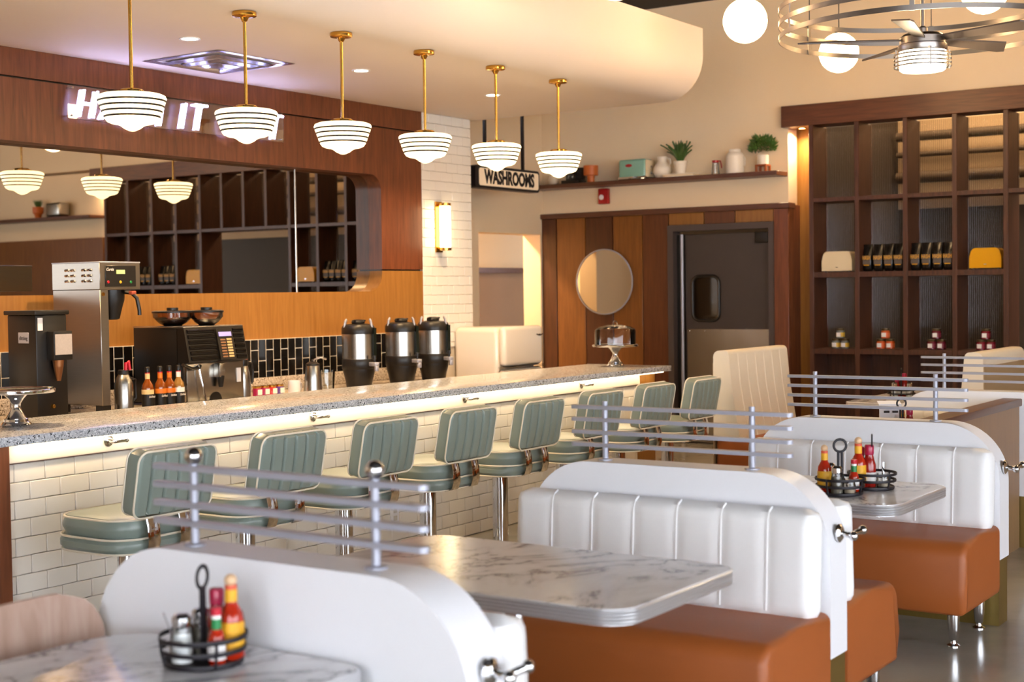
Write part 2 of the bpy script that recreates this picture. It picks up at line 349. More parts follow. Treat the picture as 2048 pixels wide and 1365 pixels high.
# black tile backsplash: tiles stand upright, every other column shifted by half
MB().box(3.6, 9.2, 7.110, 7.30, .80, 1.165).build('grout', grout_l, bw)
bt = MB().rbox(-.0355, .0355, -.005, .005, -.0735, .0735, .0025, 1).mesh('black_tile', tile_b)
bt2 = MB().rbox(-.0355, .0355, -.005, .005, -.0355, .0355, .0025, 1).mesh('black_tile_half', tile_b)
for i in range(60):
    x = 4.75+i*.0755
    if x > 9.15: break
    if i % 2 == 0: link('backsplash_tile', bt, bw, (x, 7.112, 1.089)); link('backsplash_tile', bt, bw, (x, 7.112, .937))
    else:
        link('backsplash_tile', bt2, bw, (x, 7.112, 1.127)); link('backsplash_tile', bt, bw, (x, 7.112, 1.013)); link('backsplash_tile', bt2, bw, (x, 7.112, .90))
# tiled pier at the end of the back bar
pier = sempty('wall_pier', 'white subway tiled pier at the end of the back bar', 'wall')
MB().box(9.21, 9.90, 7.138, 7.88, 0, 2.95).build('grout', mat('pale_grout', '#c9bda9', .85), pier)
TW, TH = .1555, .0785
tfull = MB().rbox(-TW/2+.0011, TW/2-.0011, -.006, .006, -TH/2+.0011, TH/2-.0011, .003, 1).mesh('subway_tile', tile_w)
tcache = {}
def tile_of(wd, ht=TH):
    k = (round(wd, 3), round(ht, 3))
    if k == (round(TW, 3), round(TH, 3)): return tfull
    if k not in tcache: tcache[k] = MB().rbox(-wd/2+.0013, wd/2-.0013, -.006, .006, -ht/2+.0013, ht/2-.0013, .003, 1).mesh('subway_tile_cut', tile_w)
    return tcache[k]
def tile_rows(x0, x1, ztop, zbot, y, off0):
    """yields (x, z, width, height) of a running bond from the top down"""
    z = ztop; r = 0
    while z > zbot+.01:
        h = min(TH, z-zbot); x = x0-((off0+(r % 2)*TW/2) % TW)
        while x < x1-.004:
            a, b = max(x, x0), min(x+TW, x1)
            if b-a > .012: yield ((a+b)/2, z-h/2, b-a, h)
            x += TW
        z -= h; r += 1
for (x, z, a, h) in tile_rows(9.21, 9.90, 2.949, 1.02, 7.132, .05): link('subway_tile', tile_of(a, h), pier, (x, 7.133, z))
# mirror in the recess: two sheets meeting at a seam
mr = thing('long_wall_mirror', 'long mirror set into the wood back bar wall', 'mirror', (6, 7.26, 1.49))
MB().box(-3.4, 1.848, 0, .006, 0, .92).build('mirror_sheet', mirror_m, mr); MB().box(1.852, 2.72, 0, .006, 0, .92).build('mirror_sheet', mirror_m, mr)
MB().box(1.845, 1.855, -.003, .0, 0, .92).build('seam_strip', mat('polished_edge', '#e8e8e8', .2, .6), mr)

# ================================================================ FAR WALL PANELLING
pn = sempty('wall_panelling', 'vertical plank wood panelling on the far wall', 'wall')
PW = {'d': wood('plank_dark', '#3e1f0e', '#532b16', .4), 'm': wood('plank_mid', '#6b3f18', '#845222', .4), 'r': wood('plank_red', '#522b15', '#693c1f', .4), 'l': wood('plank_light', '#7d5022', '#96662e', .4)}
for (a, b, c) in [(7.88, 7.70, 'd'), (7.70, 7.362, 'm'), (7.362, 7.046, 'd'), (7.046, 6.715, 'm'), (6.715, 6.43, 'r')]:
    MB().rbox(XW-.025, XW, b+.004, a-.004, 0, 2.205, .004, 1).build('plank', PW[c], pn)
for (a, b, c) in [(6.43, 6.053, 'l'), (6.053, 5.733, 'r'), (5.733, 5.345, 'l')]:
    MB().rbox(XW-.025, XW, b+.004, a-.004, 2.09, 2.205, .004, 1).build('plank', PW[c], pn)
MB().rbox(XW-.03, XW, 5.20, 5.345, 0, 2.205, .004, 1).build('plank', wood_red, pn)
MB().rbox(XW-.05, XW+.1, 5.185, 7.88, 2.205, 2.255, .004, 1).build('cap_rail', wood_cap, pn)
MB().box(XW-.0, XW+.24, 5.20, 5.212, 0, 2.24).build('return_panel', wood_red, pn)
# swing door
d1 = sempty('door_1', 'dark kitchen swing door with small window and steel kick plate', 'door', (XW, 5.87, 0))
frame_m = mat('charcoal_door_frame', '#4a3f3c', .5); door_m = mat('charcoal_door', '#3f3632', .45, var=.08)
MB().box(-.05, .1, .50, .56, 0, 2.09).box(-.05, .1, -.53, -.48, 0, 2.09).box(-.05, .1, -.48, .50, 2.03, 2.09).build('frame', frame_m, d1)
MB().rbox(.02, .06, -.47, .405, .01, 2.00, .004, 1).build('leaf', door_m, d1)
MB().cyl((.0, .43, 0), (.0, .43, 2.0), .016).build('hinge_edge', alu, d1)
MB().box(.03, .08, .405, .50, 0, 2.0).build('side_gap', black_p, d1)
MB().rbox(.006, .02, -.46, .385, .02, 1.10, .002, 1).build('kick_plate', steel, d1)
win = rrect(.05, .325, 1.18, 1.60, .07)
MB().tube([(.012, u, v) for u, v in win], .016, 8, True).build('window_gasket', black_p, d1)
MB().prism(win, .012, .022).build('window_pane', mat('dark_window_glass', '#1a120c', .05, var=0, spec=.8), d1)
MB().rbox(-.02, .02, -.46, -.33, 1.90, 2.0, .008).build('closer_box', black_p, d1)
for i in range(6):
    for z in (1.08, .55): MB().sphere((.006, -.44+i*.16, z), .006, 8, 6).build('rivet', chrome, d1)
# wall shelf
tag(MB().rbox(XW-.25, XW, 5.215, 7.88, 2.495, 2.535, .004, 1).build('wall_shelf', wood_cap), 'long walnut wall shelf above the panelling', 'shelf')
# round mirror
rm = thing('round_mirror', 'round mirror hung on the plank panelling', 'mirror', (XW-.025, 7.14, 1.562), rot=(0, -PI/2, 0))
MB().lathe([(.318, 0), (.325, .01), (.325, .022), (.315, .024), (.315, .012)], 48, caps=False).build('rim', alu, rm)
MB().lathe([(0, .013), (.316, .013)], 48).build('glass', mirror_m, rm)
# fire alarm horn
fa = thing('fire_alarm', 'small red fire alarm horn under the wall shelf', 'alarm', (XW, 7.14, 2.33))
red_p = mat('red_plastic', '#a31218', .35)
MB().rbox(-.05, 0, -.055, .055, 0, .15, .008).build('housing', red_p, fa)
MB().lathe([(0, 0), (.026, 0), (.026, .006), (.012, .012), (0, .012)], 16, M=Matrix.Translation((-.05, .015, .065)) @ Matrix.Rotation(-PI/2, 4, 'Y')).build('strobe', white_lam, fa)

# ================================================================ WALL SHELF UNIT (cubbies with fluted glass)
sh = thing('cubby_shelf', 'dark walnut cubby shelf wall with fluted glass backs', 'shelving', (12.08, 0, 0))
MB().rbox(0, .26, -.195, 5.235, 2.93, 3.12, .004, 1).build('header', wood_red_h, sh)
dv = [4.95, 4.527, 4.094, 3.669, 3.245]
mir = lambda y: 5.04-y
left_div = dv; right_div = [mir(y) for y in dv]
for y in left_div+right_div: MB().rbox(.0, .34, y-.021, y+.021, .0, 2.93, .003, 1).build('upright', wood_dark, sh)
mids = [2.88, 2.52, 2.16]
for y in mids: MB().rbox(0, .34, y-.021, y+.021, 2.277, 2.93, .003, 1).build('upright', wood_dark, sh)
cols = [(left_div[i+1], left_div[i]) for i in range(4)]+[(right_div[i], right_div[i+1]) for i in range(4)]
ccc = [3.245]+mids+[mir(3.245)]
top_only = [(ccc[i+1], ccc[i]) for i in range(4)]
SHELVES = [(2.242, 2.277), (1.567, 1.612), (.885, .93)]
for (a, b) in cols:
    for (z0, z1) in SHELVES: MB().box(.004, .34, a+.02, b-.02, z0, z1).build('shelf_board', wood_dark, sh)
    MB().box(.30, .33, a+.02, b-.02, .05, .885).build('back_panel', wood_dark, sh)
for (a, b) in top_only: MB().box(.004, .34, a, b, 2.242, 2.277).build('shelf_board', wood_dark, sh)
def flute(a, b, z0, z1):
    k = max(6, round((b-a)/.0165)); V = []; F = []; q = 6
    for i in range(k*q+1):
        y = a+(b-a)*i/(k*q); dx = .0075*abs(math.sin(PI*i/q))
        V += [(.300-dx, y, z0), (.300-dx, y, z1)]
    for i in range(k*q): F.append((2*i, 2*i+2, 2*i+3, 2*i+1))
    MB().add(V, F).build('fluted_pane', flute_glass, sh, ang=60)
for (a, b) in cols:
    for (z0, z1) in ((2.277, 2.93), (1.612, 2.242), (.93, 1.567)): flute(a+.02, b-.02, z0, z1)
for (a, b) in top_only: flute(a+.02, b-.02, 2.277, 2.93)
# recess downlight under the header end
dl = thing('recess_downlight', 'small lit downlight under the shelf header end', 'light', (12.24, 5.10, 2.93))
MB().lathe([(.045, 0), (.045, -.006), (.03, -.006), (.03, -.001)], 20).build('trim', brass, dl)
MB().lathe([(0, -.002), (.03, -.002)], 16).build('lamp', emit('downlight_lit', (1, .8, .5), 18), dl)
area('recess_lamp', (0, 0, -.012), .05, .05, 4, (1, .72, .42), (0, 0, 0), 'DISK', dl, 150)
dl2 = dup(dl, (12.24, -.06, 2.93), 'small downlight at the right shelf end, seen in the mirror')
for o_ in list(dl2.children):
    if o_.type == 'LIGHT': pass

# ================================================================ BAR
bar = sempty('bar_front', 'white subway tiled bar front under the counter', 'bar')
MB().box(3.68, 9.05, 5.068, 5.60, 0, .875).build('core', grout_m, bar)
n_t = 0; rest = MB()
for (x, z, a, h) in tile_rows(3.68, 9.05, .785, .003, 5.062, .11):
    if n_t < 300 and x < 8.25 or (n_t < 300 and z > .5): link('subway_tile', tile_of(a, h), bar, (x, 5.063, z)); n_t += 1
    else: rest.rbox(x-a/2+.0013, x+a/2-.0013, 5.057, 5.069, z-h/2+.0013, z+h/2-.0013, .003, 1)
r_ = rest.build('subway_tile_field', tile_w, bar); r_['kind'] = 'stuff'
apron_p = [(5.06, .792), (5.035, .792), (5.032, .797), (5.036, .875), (5.07, .875), (5.07, .792)]
MB().prism(apron_p, 3.68, 9.05).build('apron', mat('cream_apron', '#f1e7d6', .35), bar)
MB().box(3.68, 9.05, 5.045, 5.07, .786, .792).build('painted_shadow_line', mat('shadow_brown', '#7a5f55', .6), bar)  # brown strip paints the shadow line under the apron
MB().rbox(3.50, 3.68, 5.02, 5.62, 0, .876, .004, 1).build('end_panel', wood_red, bar)
MB().rbox(9.05, 9.33, 5.06, 5.60, 0, .874, .004, 1).build('end_panel', wood_or, bar)
MB().box(3.70, 9.30, 4.972, 4.990, .868, .875).build('led_strip', emit('led_strip_lit', (1, .76, .46), 9.5), bar)
tag(MB().rbox(3.3, 9.365, 4.94, 5.646, .875, .915, .004, 2).build('bar_counter', terrazzo), 'long speckled grey quartz bar counter', 'counter')
# outlet on bar front
ol = thing('wall_outlet', 'white outlet plate on the bar front tiles', 'outlet', (6.23, 5.052, .23))
MB().rbox(-.036, .036, -.006, .004, -.058, .058, .003).build('cover_plate', white_lam, ol)
for z in (-.022, .022): MB().rbox(-.015, .015, -.009, -.004, z-.014, z+.014, .004).build('socket', mat('outlet_grey', '#c9c4bc', .4), ol)
# purse hooks
def hook(name, root):
    MB().lathe([(.026, 0), (.026, .006), (.018, .010), (.012, .014)], 20, M=Matrix.Rotation(PI/2, 4, 'X')).build('hook_plate', chrome, root)
    MB().tube([(0, -.01, 0), (0, -.03, -.002), (.006, -.045, -.002), (.03, -.05, .0), (.062, -.05, .0)], .009, 10).build('hook_arm', chrome, root)
    MB().sphere((.064, -.05, 0), .0115, 12, 8).build('hook_tip', chrome, root)
hr = thing('purse_hook', 'chrome purse hook nearest the left end of the bar', 'hook', (4.20, 5.034, .84), 0, 'chrome hooks on the bar apron'); hook('h', hr)
for k, lb in enumerate(['second chrome purse hook from the left on the bar apron', 'third chrome purse hook from the left on the bar apron', 'chrome purse hook farthest along the bar apron']):
    dup(hr, (4.20+1.345*(k+1), 5.034, .84), lb)
# back counter
bc = thing('back_counter', 'low back counter behind the bar with quartz top', 'counter', (0, 0, 0))
MB().box(3.5, 9.2, 6.52, 7.07, 0, .765).build('cabinet', wood_red, bc)
MB().rbox(3.5, 9.2, 6.48, 7.070, .765, .80, .004).build('worktop', terrazzo_b, bc)
MB().rbox(3.5, 9.2, 7.072, 7.105, .80, .895, .003).build('upstand', terrazzo_b, bw)

# ================================================================ STOOLS
def make_stool(loc, label):
    t = thing('counter_stool', label, 'stool', loc, 0, 'sage green stools along the bar')
    MB().lathe([(.17, 0), (.17, .008), (.15, .018), (.06, .028), (.045, .04)], 32).build('base', chrome, t)
    MB().lathe([(.0445, .03), (.0445, .46)], 28).build('pole', chrome, t)
    R90 = Matrix.Rotation(PI/2, 4, 'X')
    MB().pad(.455, .455, .062, .13, .02, nu=20, nv=16, M=Matrix.Translation((0, 0, .487)) @ R90).build('seat_base', sage, t)
    MB().pad(.44, .44, .082, .13, .036, nu=20, nv=16, dome=.012, M=Matrix.Translation((0, 0, .556)) @ R90).build('seat', sage, t)
    for (w_, z, r) in ((.455, .517, .005), (.435, .592, .0045), (.45, .459, .0045)):
        MB().tube([(u, v, z) for u, v in rrect(-w_/2+.003, w_/2-.003, -w_/2+.003, w_/2-.003, .13)], r, 6, True).build('piping', piping_m, t)
    # back, leaning away from the bar
    B = Matrix.Translation((.006, -.252, .745)) @ Matrix.Rotation(math.radians(11), 4, 'X')
    bk = MB().pad(.415, .275, .085, .045, .022, 6, .020, nu=120, nv=12, dome=.010, M=B, gw=.075); bk.build('backrest', sage, t)
    for y in (-.036, .030): MB().tube([B @ Vector((u, y, v)) for u, v in rrect(-.2055, .2055, -.1355, .1355, .045)], .0045, 6, True).build('piping', piping_m, t)
    for sx in (-.085, .085):
        pts = [(sx, -.06, .450), (sx, -.20, .452), (sx, -.245, .466), (sx, -.258, .50), (sx, -.256, .56), (sx, -.236, .635)]
        MB().tube(pts, .031, 8, flat=(1, .13)).build('back_strap', chrome, t)
    return t
SX = [3.93+.6745*k for k in range(8)]
ords = ['nearest sage green stool, leftmost along the bar', 'second sage green stool from the left along the bar', 'third sage green stool from the left along the bar', 'fourth sage green stool from the left along the bar',
        'fifth sage green stool from the left along the bar', 'sixth sage green stool from the left along the bar', 'seventh sage green stool from the left along the bar', 'farthest sage green stool, at the end of the bar']
s0 = make_stool((SX[0], 4.6, 0), ords[0])
for k in range(1, 8): dup(s0, (SX[k], 4.6, 0), ords[k])

# ================================================================ PENDANTS
def make_pendant(loc, label):
    t = thing('pendant_lamp', label, 'pendant lamp', loc, 0, 'striped schoolhouse pendants over the bar')
    MB().lathe([(.062, 0), (.064, -.006), (.064, -.02), (.058, -.024), (.024, -.028), (.016, -.045), (.012, -.05)], 32).build('ceiling_canopy', brass, t)
    MB().lathe([(.0085, -.04), (.0085, -.49)], 14).build('rod', brass, t)
    MB().lathe([(.012, -.478), (.05, -.482), (.058, -.488), (.06, -.505), (.055, -.508)], 28).build('fitter', brass, t)
    for k in range(3):
        a = k*2.1+.5; MB().sphere((.062*math.cos(a), .062*math.sin(a), -.497), .008, 8, 6).build('thumb_screw', brass, t)
    P = [(0, 0), (.015, .002), (.04, .014), (.055, .026), (.075, .034), (.10, .038), (.118, .046), (.128, .060), (.136, .078), (.150, .118), (.160, .145), (.163, .157), (.158, .168), (.142, .175), (.10, .179), (.055, .181)]
    z0 = -.683
    sh_ = MB().lathe([(r, z0+z) for r, z in P], 28).build('glass_shade', shade_m, t)
    def rad(z):
        for (r1, z1), (r2, z2) in zip(P, P[1:]):
            if z1 <= z <= z2: return r1+(r2-r1)*(z-z1)/(z2-z1)
    for z in (.068, .093, .118, .143):
        MB().lathe([(rad(z-.004)-.001, z0+z-.0045), (rad(z-.003)+.0015, z0+z-.0035), (rad(z+.003)+.0015, z0+z+.0035), (rad(z+.004)-.001, z0+z+.0045)], 40, caps=False).build('stripe', stripe_m, sh_)
    return t
pl = ['nearest striped pendant lamp, in front of the neon sign', 'second striped pendant from the left over the bar', 'third striped pendant from the left over the bar', 'fourth striped pendant from the left, beside the tiled pier',
      'fifth striped pendant from the left, above the washrooms sign', 'farthest striped pendant over the bar, at right end of the row']
p0 = make_pendant((4.63, 5.32, 2.95), pl[0])
for k in range(1, 6): dup(p0, (4.63+.762*k, 5.32, 2.95), pl[k])

# ================================================================ SOFFIT FITTINGS
for k, (x, lb) in enumerate([(5.748, 'lit recessed downlight left of the ceiling diffuser'), (7.257, 'lit recessed downlight right of the ceiling diffuser'), (8.77, 'lit recessed downlight behind the fifth pendant'), (4.24, 'lit recessed downlight over the near bar end, left of the picture')]):
    t = thing('recessed_downlight', lb, 'downlight', (x, 6.105, 2.95), 0, 'recessed downlights in the soffit')
    MB().lathe([(.062, 0), (.060, -.006), (.045, -.004), (.045, .0)], 28).build('trim_ring', white_lam, t)
    MB().lathe([(0, -.003), (.045, -.003)], 24).build('lamp_face', MATS['downlight_lit'], t)
    area('downlight_lamp', (0, 0, -.012), .08, .08, 16, WARM, (0, 0, 0), 'DISK', t, 120)
df = thing('ceiling_diffuser', 'square metal air diffuser in the soffit', 'air vent', (6.44, 6.58, 2.95))
dm = mat('diffuser_metal', '#b9b4c4', .22, .85)
for i, (s_, z) in enumerate([(.335, -.004), (.255, -.012), (.175, -.020), (.095, -.028)]):
    m = MB(); a, b = s_, s_-.035
    for (x0, y0, x1, y1) in [(-1, -1, 1, -1), (1, -1, 1, 1), (1, 1, -1, 1), (-1, 1, -1, -1)]:
        m.add([(x0*a, y0*a, z), (x1*a, y1*a, z), (x1*b, y1*b, z-.012+(.012 if i == 0 else 0)), (x0*b, y0*b, z-.012+(.012 if i == 0 else 0))], [(0, 1, 2, 3)])
        m.add([(x0*b, y0*b, z-.012+(.012 if i == 0 else 0)), (x1*b, y1*b, z-.012+(.012 if i == 0 else 0)), (x1*b*.93, y1*b*.93, z+.002), (x0*b*.93, y0*b*.93, z+.002)], [(0, 1, 2, 3)])
    m.build('frame_ring' if i == 0 else 'louver_ring', dm, df)
MB().box(-.06, .06, -.06, .06, -.034, -.03).build('centre_plate', dm, df)
# wall sconce on the pier
sk = thing('wall_sconce', 'brass wall sconce with lit glass tube on the tiled pier', 'wall lamp', (9.42, 7.127, 1.81))
MB().rbox(-.045, .045, -.014, 0, 0, .42, .004).build('backplate', brass, sk)
for z in (.03, .39): MB().rbox(-.012, .012, -.075, -.01, z-.012, z+.012, .003).build('arm', brass, sk)
for z0_, z1_ in ((.012, .042), (.378, .408)): MB().lathe([(.034, z0_), (.05, z0_+.004), (.05, z1_-.004), (.034, z1_)], 24, (0, -.075, 0)).build('end_cap', brass, sk)
MB().lathe([(.046, .042), (.046, .378)], 28, (0, -.075, 0)).build('glass_tube', sconce_m, sk)

# ================================================================ NEON SIGN
ns = thing('neon_sign', 'HASH IT OUT neon sign on a clear acrylic sheet', 'neon sign', (5.66, 7.06, 2.565))
MB().rbox(0, 1.885, .012, .02, 0, .208, .003, 1).build('acrylic_sheet', acrylic, ns)
strokes = {'H': [[(0, 0), (0, 1)], [(.62, 0), (.62, 1)], [(0, .5), (.62, .5)]], 'A': [[(0, 0), (.36, 1), (.72, 0)], [(.13, .36), (.59, .36)]],
           'S': [[(.58, .86), (.44, .98), (.2, 1), (.05, .86), (.06, .66), (.3, .52), (.54, .38), (.6, .2), (.46, .03), (.18, 0), (.02, .14)]],
           'I': [[(0, 0), (0, 1)]], 'T': [[(.33, 0), (.33, 1)], [(0, 1), (.66, 1)]],
           'O': [[(.33+.33*math.cos(a*PI/8), .5+.5*math.sin(a*PI/8)) for a in range(17)]], 'U': [[(0, 1), (0, .3), (.1, .07), (.31, 0), (.52, .07), (.62, .3), (.62, 1)]]}
S_ = .165; lx = [('H', .075), ('A', .245), ('S', .44), ('H', .61), ('I', .905), ('T', .985), ('O', 1.315), ('U', 1.515), ('T', 1.712)]
for ch, x0 in lx:
    m = MB()
    for st in strokes[ch]:
        m.tube([(x0+(u+.24*v)*S_, 0, .018+v*S_) for u, v in st], .0085, 8)
    m.build('neon_letter', neon_m, ns)
for u in (.03, 1.855):
    for v in (.02, .188): MB().cyl((u, -.0, v), (u, .06, v), .006, n=10).build('standoff', chrome, ns)

# ================================================================ WASHROOMS SIGN
ws = thing('washrooms_sign', 'hanging WASHROOMS lightbox sign with black frame', 'sign', (10.6, 7.27, 2.39))
MB().prism(rrect(-.51, .51, 0, .198, .03), -.05, .05, 'y').build('sign_case', black_m, ws)
MB().prism(rrect(-.455, .49, .022, .176, .025), -.054, -.049, 'y').build('sign_face', mat('sign_face_cream', '#e2cdb2', .5, emit=.12, ecol='#e8c9a0'), ws)
textmesh('WASHROOMS', .165, black_m, 'lettering', ws, (.02, -.055, .098), (PI/2, 0, 0), .002, .75, .007)
for x in (-.29, .31): MB().box(x-.012, x+.012, -.012, .012, .19, 1.78).build('hanger_rod', black_m, ws)

# ================================================================ BOOTHS
YE, YL = 1.70, 2.85
def make_divider(x, label, finial):
    t = thing('booth_divider', label, 'divider', (x, 0, 0), 0, 'white booth dividers with aluminium rails')
    po = [(YE, .29), (YL, .29)]+arc(YL-.25, .875-.25, .25, 0, 90, 14)+arc(YE+.25, .875-.25, .25, 90, 180, 14)
    m = MB(); m.prism(po, -.07, .07); m.build('panel', white_lam, t, ang=30)
    MB().box(-.066, .066, YE+.006, YL-.006, 0, .29).build('kick_base', gold, t)
    for y in (2.0, 2.567):
        p = MB().cyl((0, y, .873), (0, y, 1.085), .0105, n=16).build('post', alu, t)
        MB().lathe([(.026, .875), (.026, .879), (.012, .882)], 20, (0, y, 0)).build('flange', alu, p)
        if finial: MB().sphere((0, y, 1.092), .022, 20, 12).build('ball_finial', chrome, p)
    for z in (1.062, 1.018, .973, .928):
        MB().prism(rrect(-.016, .016, 1.855, 2.705, .0155, 5), z-.0065, z+.0065, 'z').build('rail_slat', alu, t)
    M = Matrix.Translation((0, YE, .687))
    h = MB(); h.lathe([(.030, 0), (.030, .006), (.022, .012), (.014, .016)], 20, M=M @ Matrix.Rotation(PI/2, 4, 'X')); hp = h.build('coat_hook', chrome, t)
    MB().tube([M @ Vector(p) for p in [(0, -.012, 0), (0, -.03, -.004), (.0, -.045, -.002), (.03, -.055, .004), (.05, -.06, .006)]], .0095, 10).build('hook_arm', chrome, hp)
    MB().sphere(M @ Vector((.054, -.061, .007)), .015, 14, 9).build('hook_ball', chrome, hp)
    MB().sphere(M @ Vector((0, -.05, -.006)), .016, 14, 9).build('hook_knuckle', chrome, hp)
    return t
dvs = [make_divider(2.40, 'nearest white booth divider, rail posts with ball finials', True),
       make_divider(4.36, 'second white booth divider from the camera, with four aluminium rails', False),
       make_divider(6.30, 'third white booth divider from the camera, with four aluminium rails', False),
       make_divider(8.25, 'farthest white booth divider, beyond the brown pony wall', False)]
def make_bench(loc, rz, label, L=1.15, vinyl=white_vinyl):
    t = thing('booth_bench', label, 'bench', loc, rz, 'white and caramel booth benches')
    m = MB(); sp = [(-.005, .14), (-.494, .14), (-.505, .152), (-.508, .25)]+[(-.425+.082*math.cos(math.radians(a)), .36+.077*math.sin(math.radians(a))) for a in range(172, 95, -12)]+[(-.25, .442), (-.005, .44)]
    bm = bmesh.new(); n = len(sp)
    va = [bm.verts.new((u, .0, v)) for u, v in sp]; vb = [bm.verts.new((u, L, v)) for u, v in sp]
    fa_ = [bm.faces.new(va), bm.faces.new(vb[::-1])]+[bm.faces.new((va[i], vb[i], vb[(i+1) % n], va[(i+1) % n])) for i in range(n)]
    ed = [e for e in bm.edges if e.verts[0].co.y == e.verts[1].co.y and not (e.verts[0].co.x > -.01 and e.verts[1].co.x > -.01)]
    bmesh.ops.bevel(bm, geom=ed, offset=.028, segments=4, profile=.5, affect='EDGES'); bm.verts.index_update()
    m.add([v.co for v in bm.verts], [[v.index for v in f.verts] for f in bm.faces]); bm.free()
    m.build('seat', caramel, t, ang=50)
    B = Matrix.Translation((-.066, L/2, .600)) @ Matrix.Rotation(math.radians(3.5), 4, 'Y') @ Matrix.Rotation(-PI/2, 4, 'Z')
    n = 7 if L > 1 else 5
    b = MB().pad(L-.012, .355, .112, .045, .05, n, .007, nu=98, nv=16, both=False, M=B).build('backrest', vinyl, t)
    for k in range(1, n):
        x = (k/n-.5)*(L-.012)
        pts = [B @ Vector((x, -.0500+.0, v)) for v in (-.15, -.06, .04, .115)]+[B @ Vector((x, -.046, .145)), B @ Vector((x, -.035, .166)), B @ Vector((x, -.015, .177))]
        MB().tube(pts, .0042, 6).build('welt', vinyl, b)
    for x in (-.43, -.07):
        for y in (.07, L-.07):
            MB().lathe([(.027, .0), (.027, .004), (.014, .012), (.012, .02), (.018, .03), (.0235, .07), (.026, .15)], 20, (x, y, 0)).build('leg', chrome, t)
    return t
make_bench((2.47, YL, 0), PI, 'white backed caramel bench behind the nearest divider')
make_bench((4.29, YE, 0), 0, 'white channelled bench with caramel seat behind the nearest marble booth table')
make_bench((4.43, YL, 0), PI, 'caramel bench on the far side of the second divider')
make_bench((6.23, YE, 0), 0, 'white channelled bench with caramel seat facing the table with two caddies')
make_bench((6.37, YL, 0), PI, 'caramel bench on the far side of the third divider', .62)
make_bench((8.18, 2.215, 0), 0, 'short cream bench beyond the third divider, beside the pony wall', .70, cream_vinyl)
make_bench((8.32, YL, 0), PI, 'bench on the far side of the farthest divider')
# pony wall
pw = thing('pony_wall', 'brown pony wall with walnut cap between two booths', 'half wall', (6.37, 2.11, 0))
MB().box(0, 1.80, .012, .09, 0, .80).build('wall_panel', mat('taupe_wood_laminate', '#8b6a4c', .5, var=.12, scale=4, stretch=(8, 8, 1)), pw)
MB().rbox(0, 1.80, -.005, .105, .80, .842, .006).build('cap', wood('walnut_cap_x', '#4a2f22', '#6b4633', .4, 'x'), pw)

# ---------------- tables
def make_table(loc, hx, hy, r, label, posts, group='marble laminate tables'):
    t = thing('marble_table', label, 'table', loc, 0, group)
    out = rrect(-hx, hx, -hy, hy, r, 8); Z = .683
    MB().prism(rrect(-hx+.004, hx-.004, -hy+.004, hy-.004, [max(.01, q-.004) for q in (r if isinstance(r, (list, tuple)) else (r,)*4)], 8), Z-.04, Z, 'z').build('tabletop', marble, t, ang=30)
    MB().prism(out, Z-.042, Z-.0015, 'z').build('edge_band', mat('ribbed_edge_metal', '#cfcfd2', .32, .7, var=.03), t, ang=30)
    for dz in (-.0075, -.0165, -.0255, -.0345): MB().tube([(u, v, Z+dz) for u, v in out], .0052, 8, True).build('edge_ridge', MATS['ribbed_edge_metal'], t)
    for (px, py) in posts:
        MB().lathe([(.035, .02), (.035, Z-.05), (.09, Z-.045), (.09, Z-.041)], 24, (px, py, 0)).build('post', chrome, t)
        MB().rbox(px-.19, px+.19, py-.06, py+.06, 0, .02, .008).build('foot', black_m, t)
    return t
make_table((3.375, 2.30, 0), .345, .56, .09, 'long marble laminate booth table in front of the second divider', [(0, 0)])
make_table((5.335, 2.30, 0), .335, .56, .09, 'marble laminate booth table holding two condiment caddies', [(0, 0)])
make_table((1.93, 2.31, 0), .385, .37, [.2, .2, .1, .08], 'nearest marble table, pushed against the first divider', [(0, 0)])
make_table((7.28, 2.58, 0), .30, .31, .06, 'small marble table behind the third divider', [(0, 0)])
make_table((10.07, 3.40, 0), .62, .24, .06, 'far marble table between the tall backed benches', [(-.3, 0), (.3, 0)])
# ---------------- tall backed benches
def tall_bench(loc, rz, label, front, Lx=1.0):
    t = thing('tall_bench', label, 'bench', loc, rz, 'tall backed benches by the shelf wall')
    pr = [(0, .44), (.0, .98)]+arc(-.045, 1.005, .045, 0, 90, 5)+arc(-.085, 1.015, .035, 90, 170, 5)+[(-.14, .80), (-.20, .44)]
    b = MB().prism(pr, 0, Lx).build('backrest', front, t, ang=40)
    for k in range(1, 7):
        x = Lx*k/7; MB().tube([(x, -.115, 1.03), (x, -.126, .95), (x, -.142, .80), (x, -.203, .44)], .004, 6).build('welt', front, b)
    MB().box(.004, Lx-.004, .0, .006, .1, .96).build('back_panel', taupe, t)
    MB().rbox(.0, Lx, -.60, -.004, .14, .445, .05, 4).build('seat', caramel, t)
    MB().box(.01, Lx-.01, -.50, -.02, 0, .14).build('kick_base', gold, t)
    return t
tall_bench((8.95, 4.395, 0), 0, 'tall cream bench in front of the kitchen door', cream_vinyl)
tall_bench((10.15, 2.60, 0), PI, 'tall bench with taupe back at the right edge', cream_vinyl)

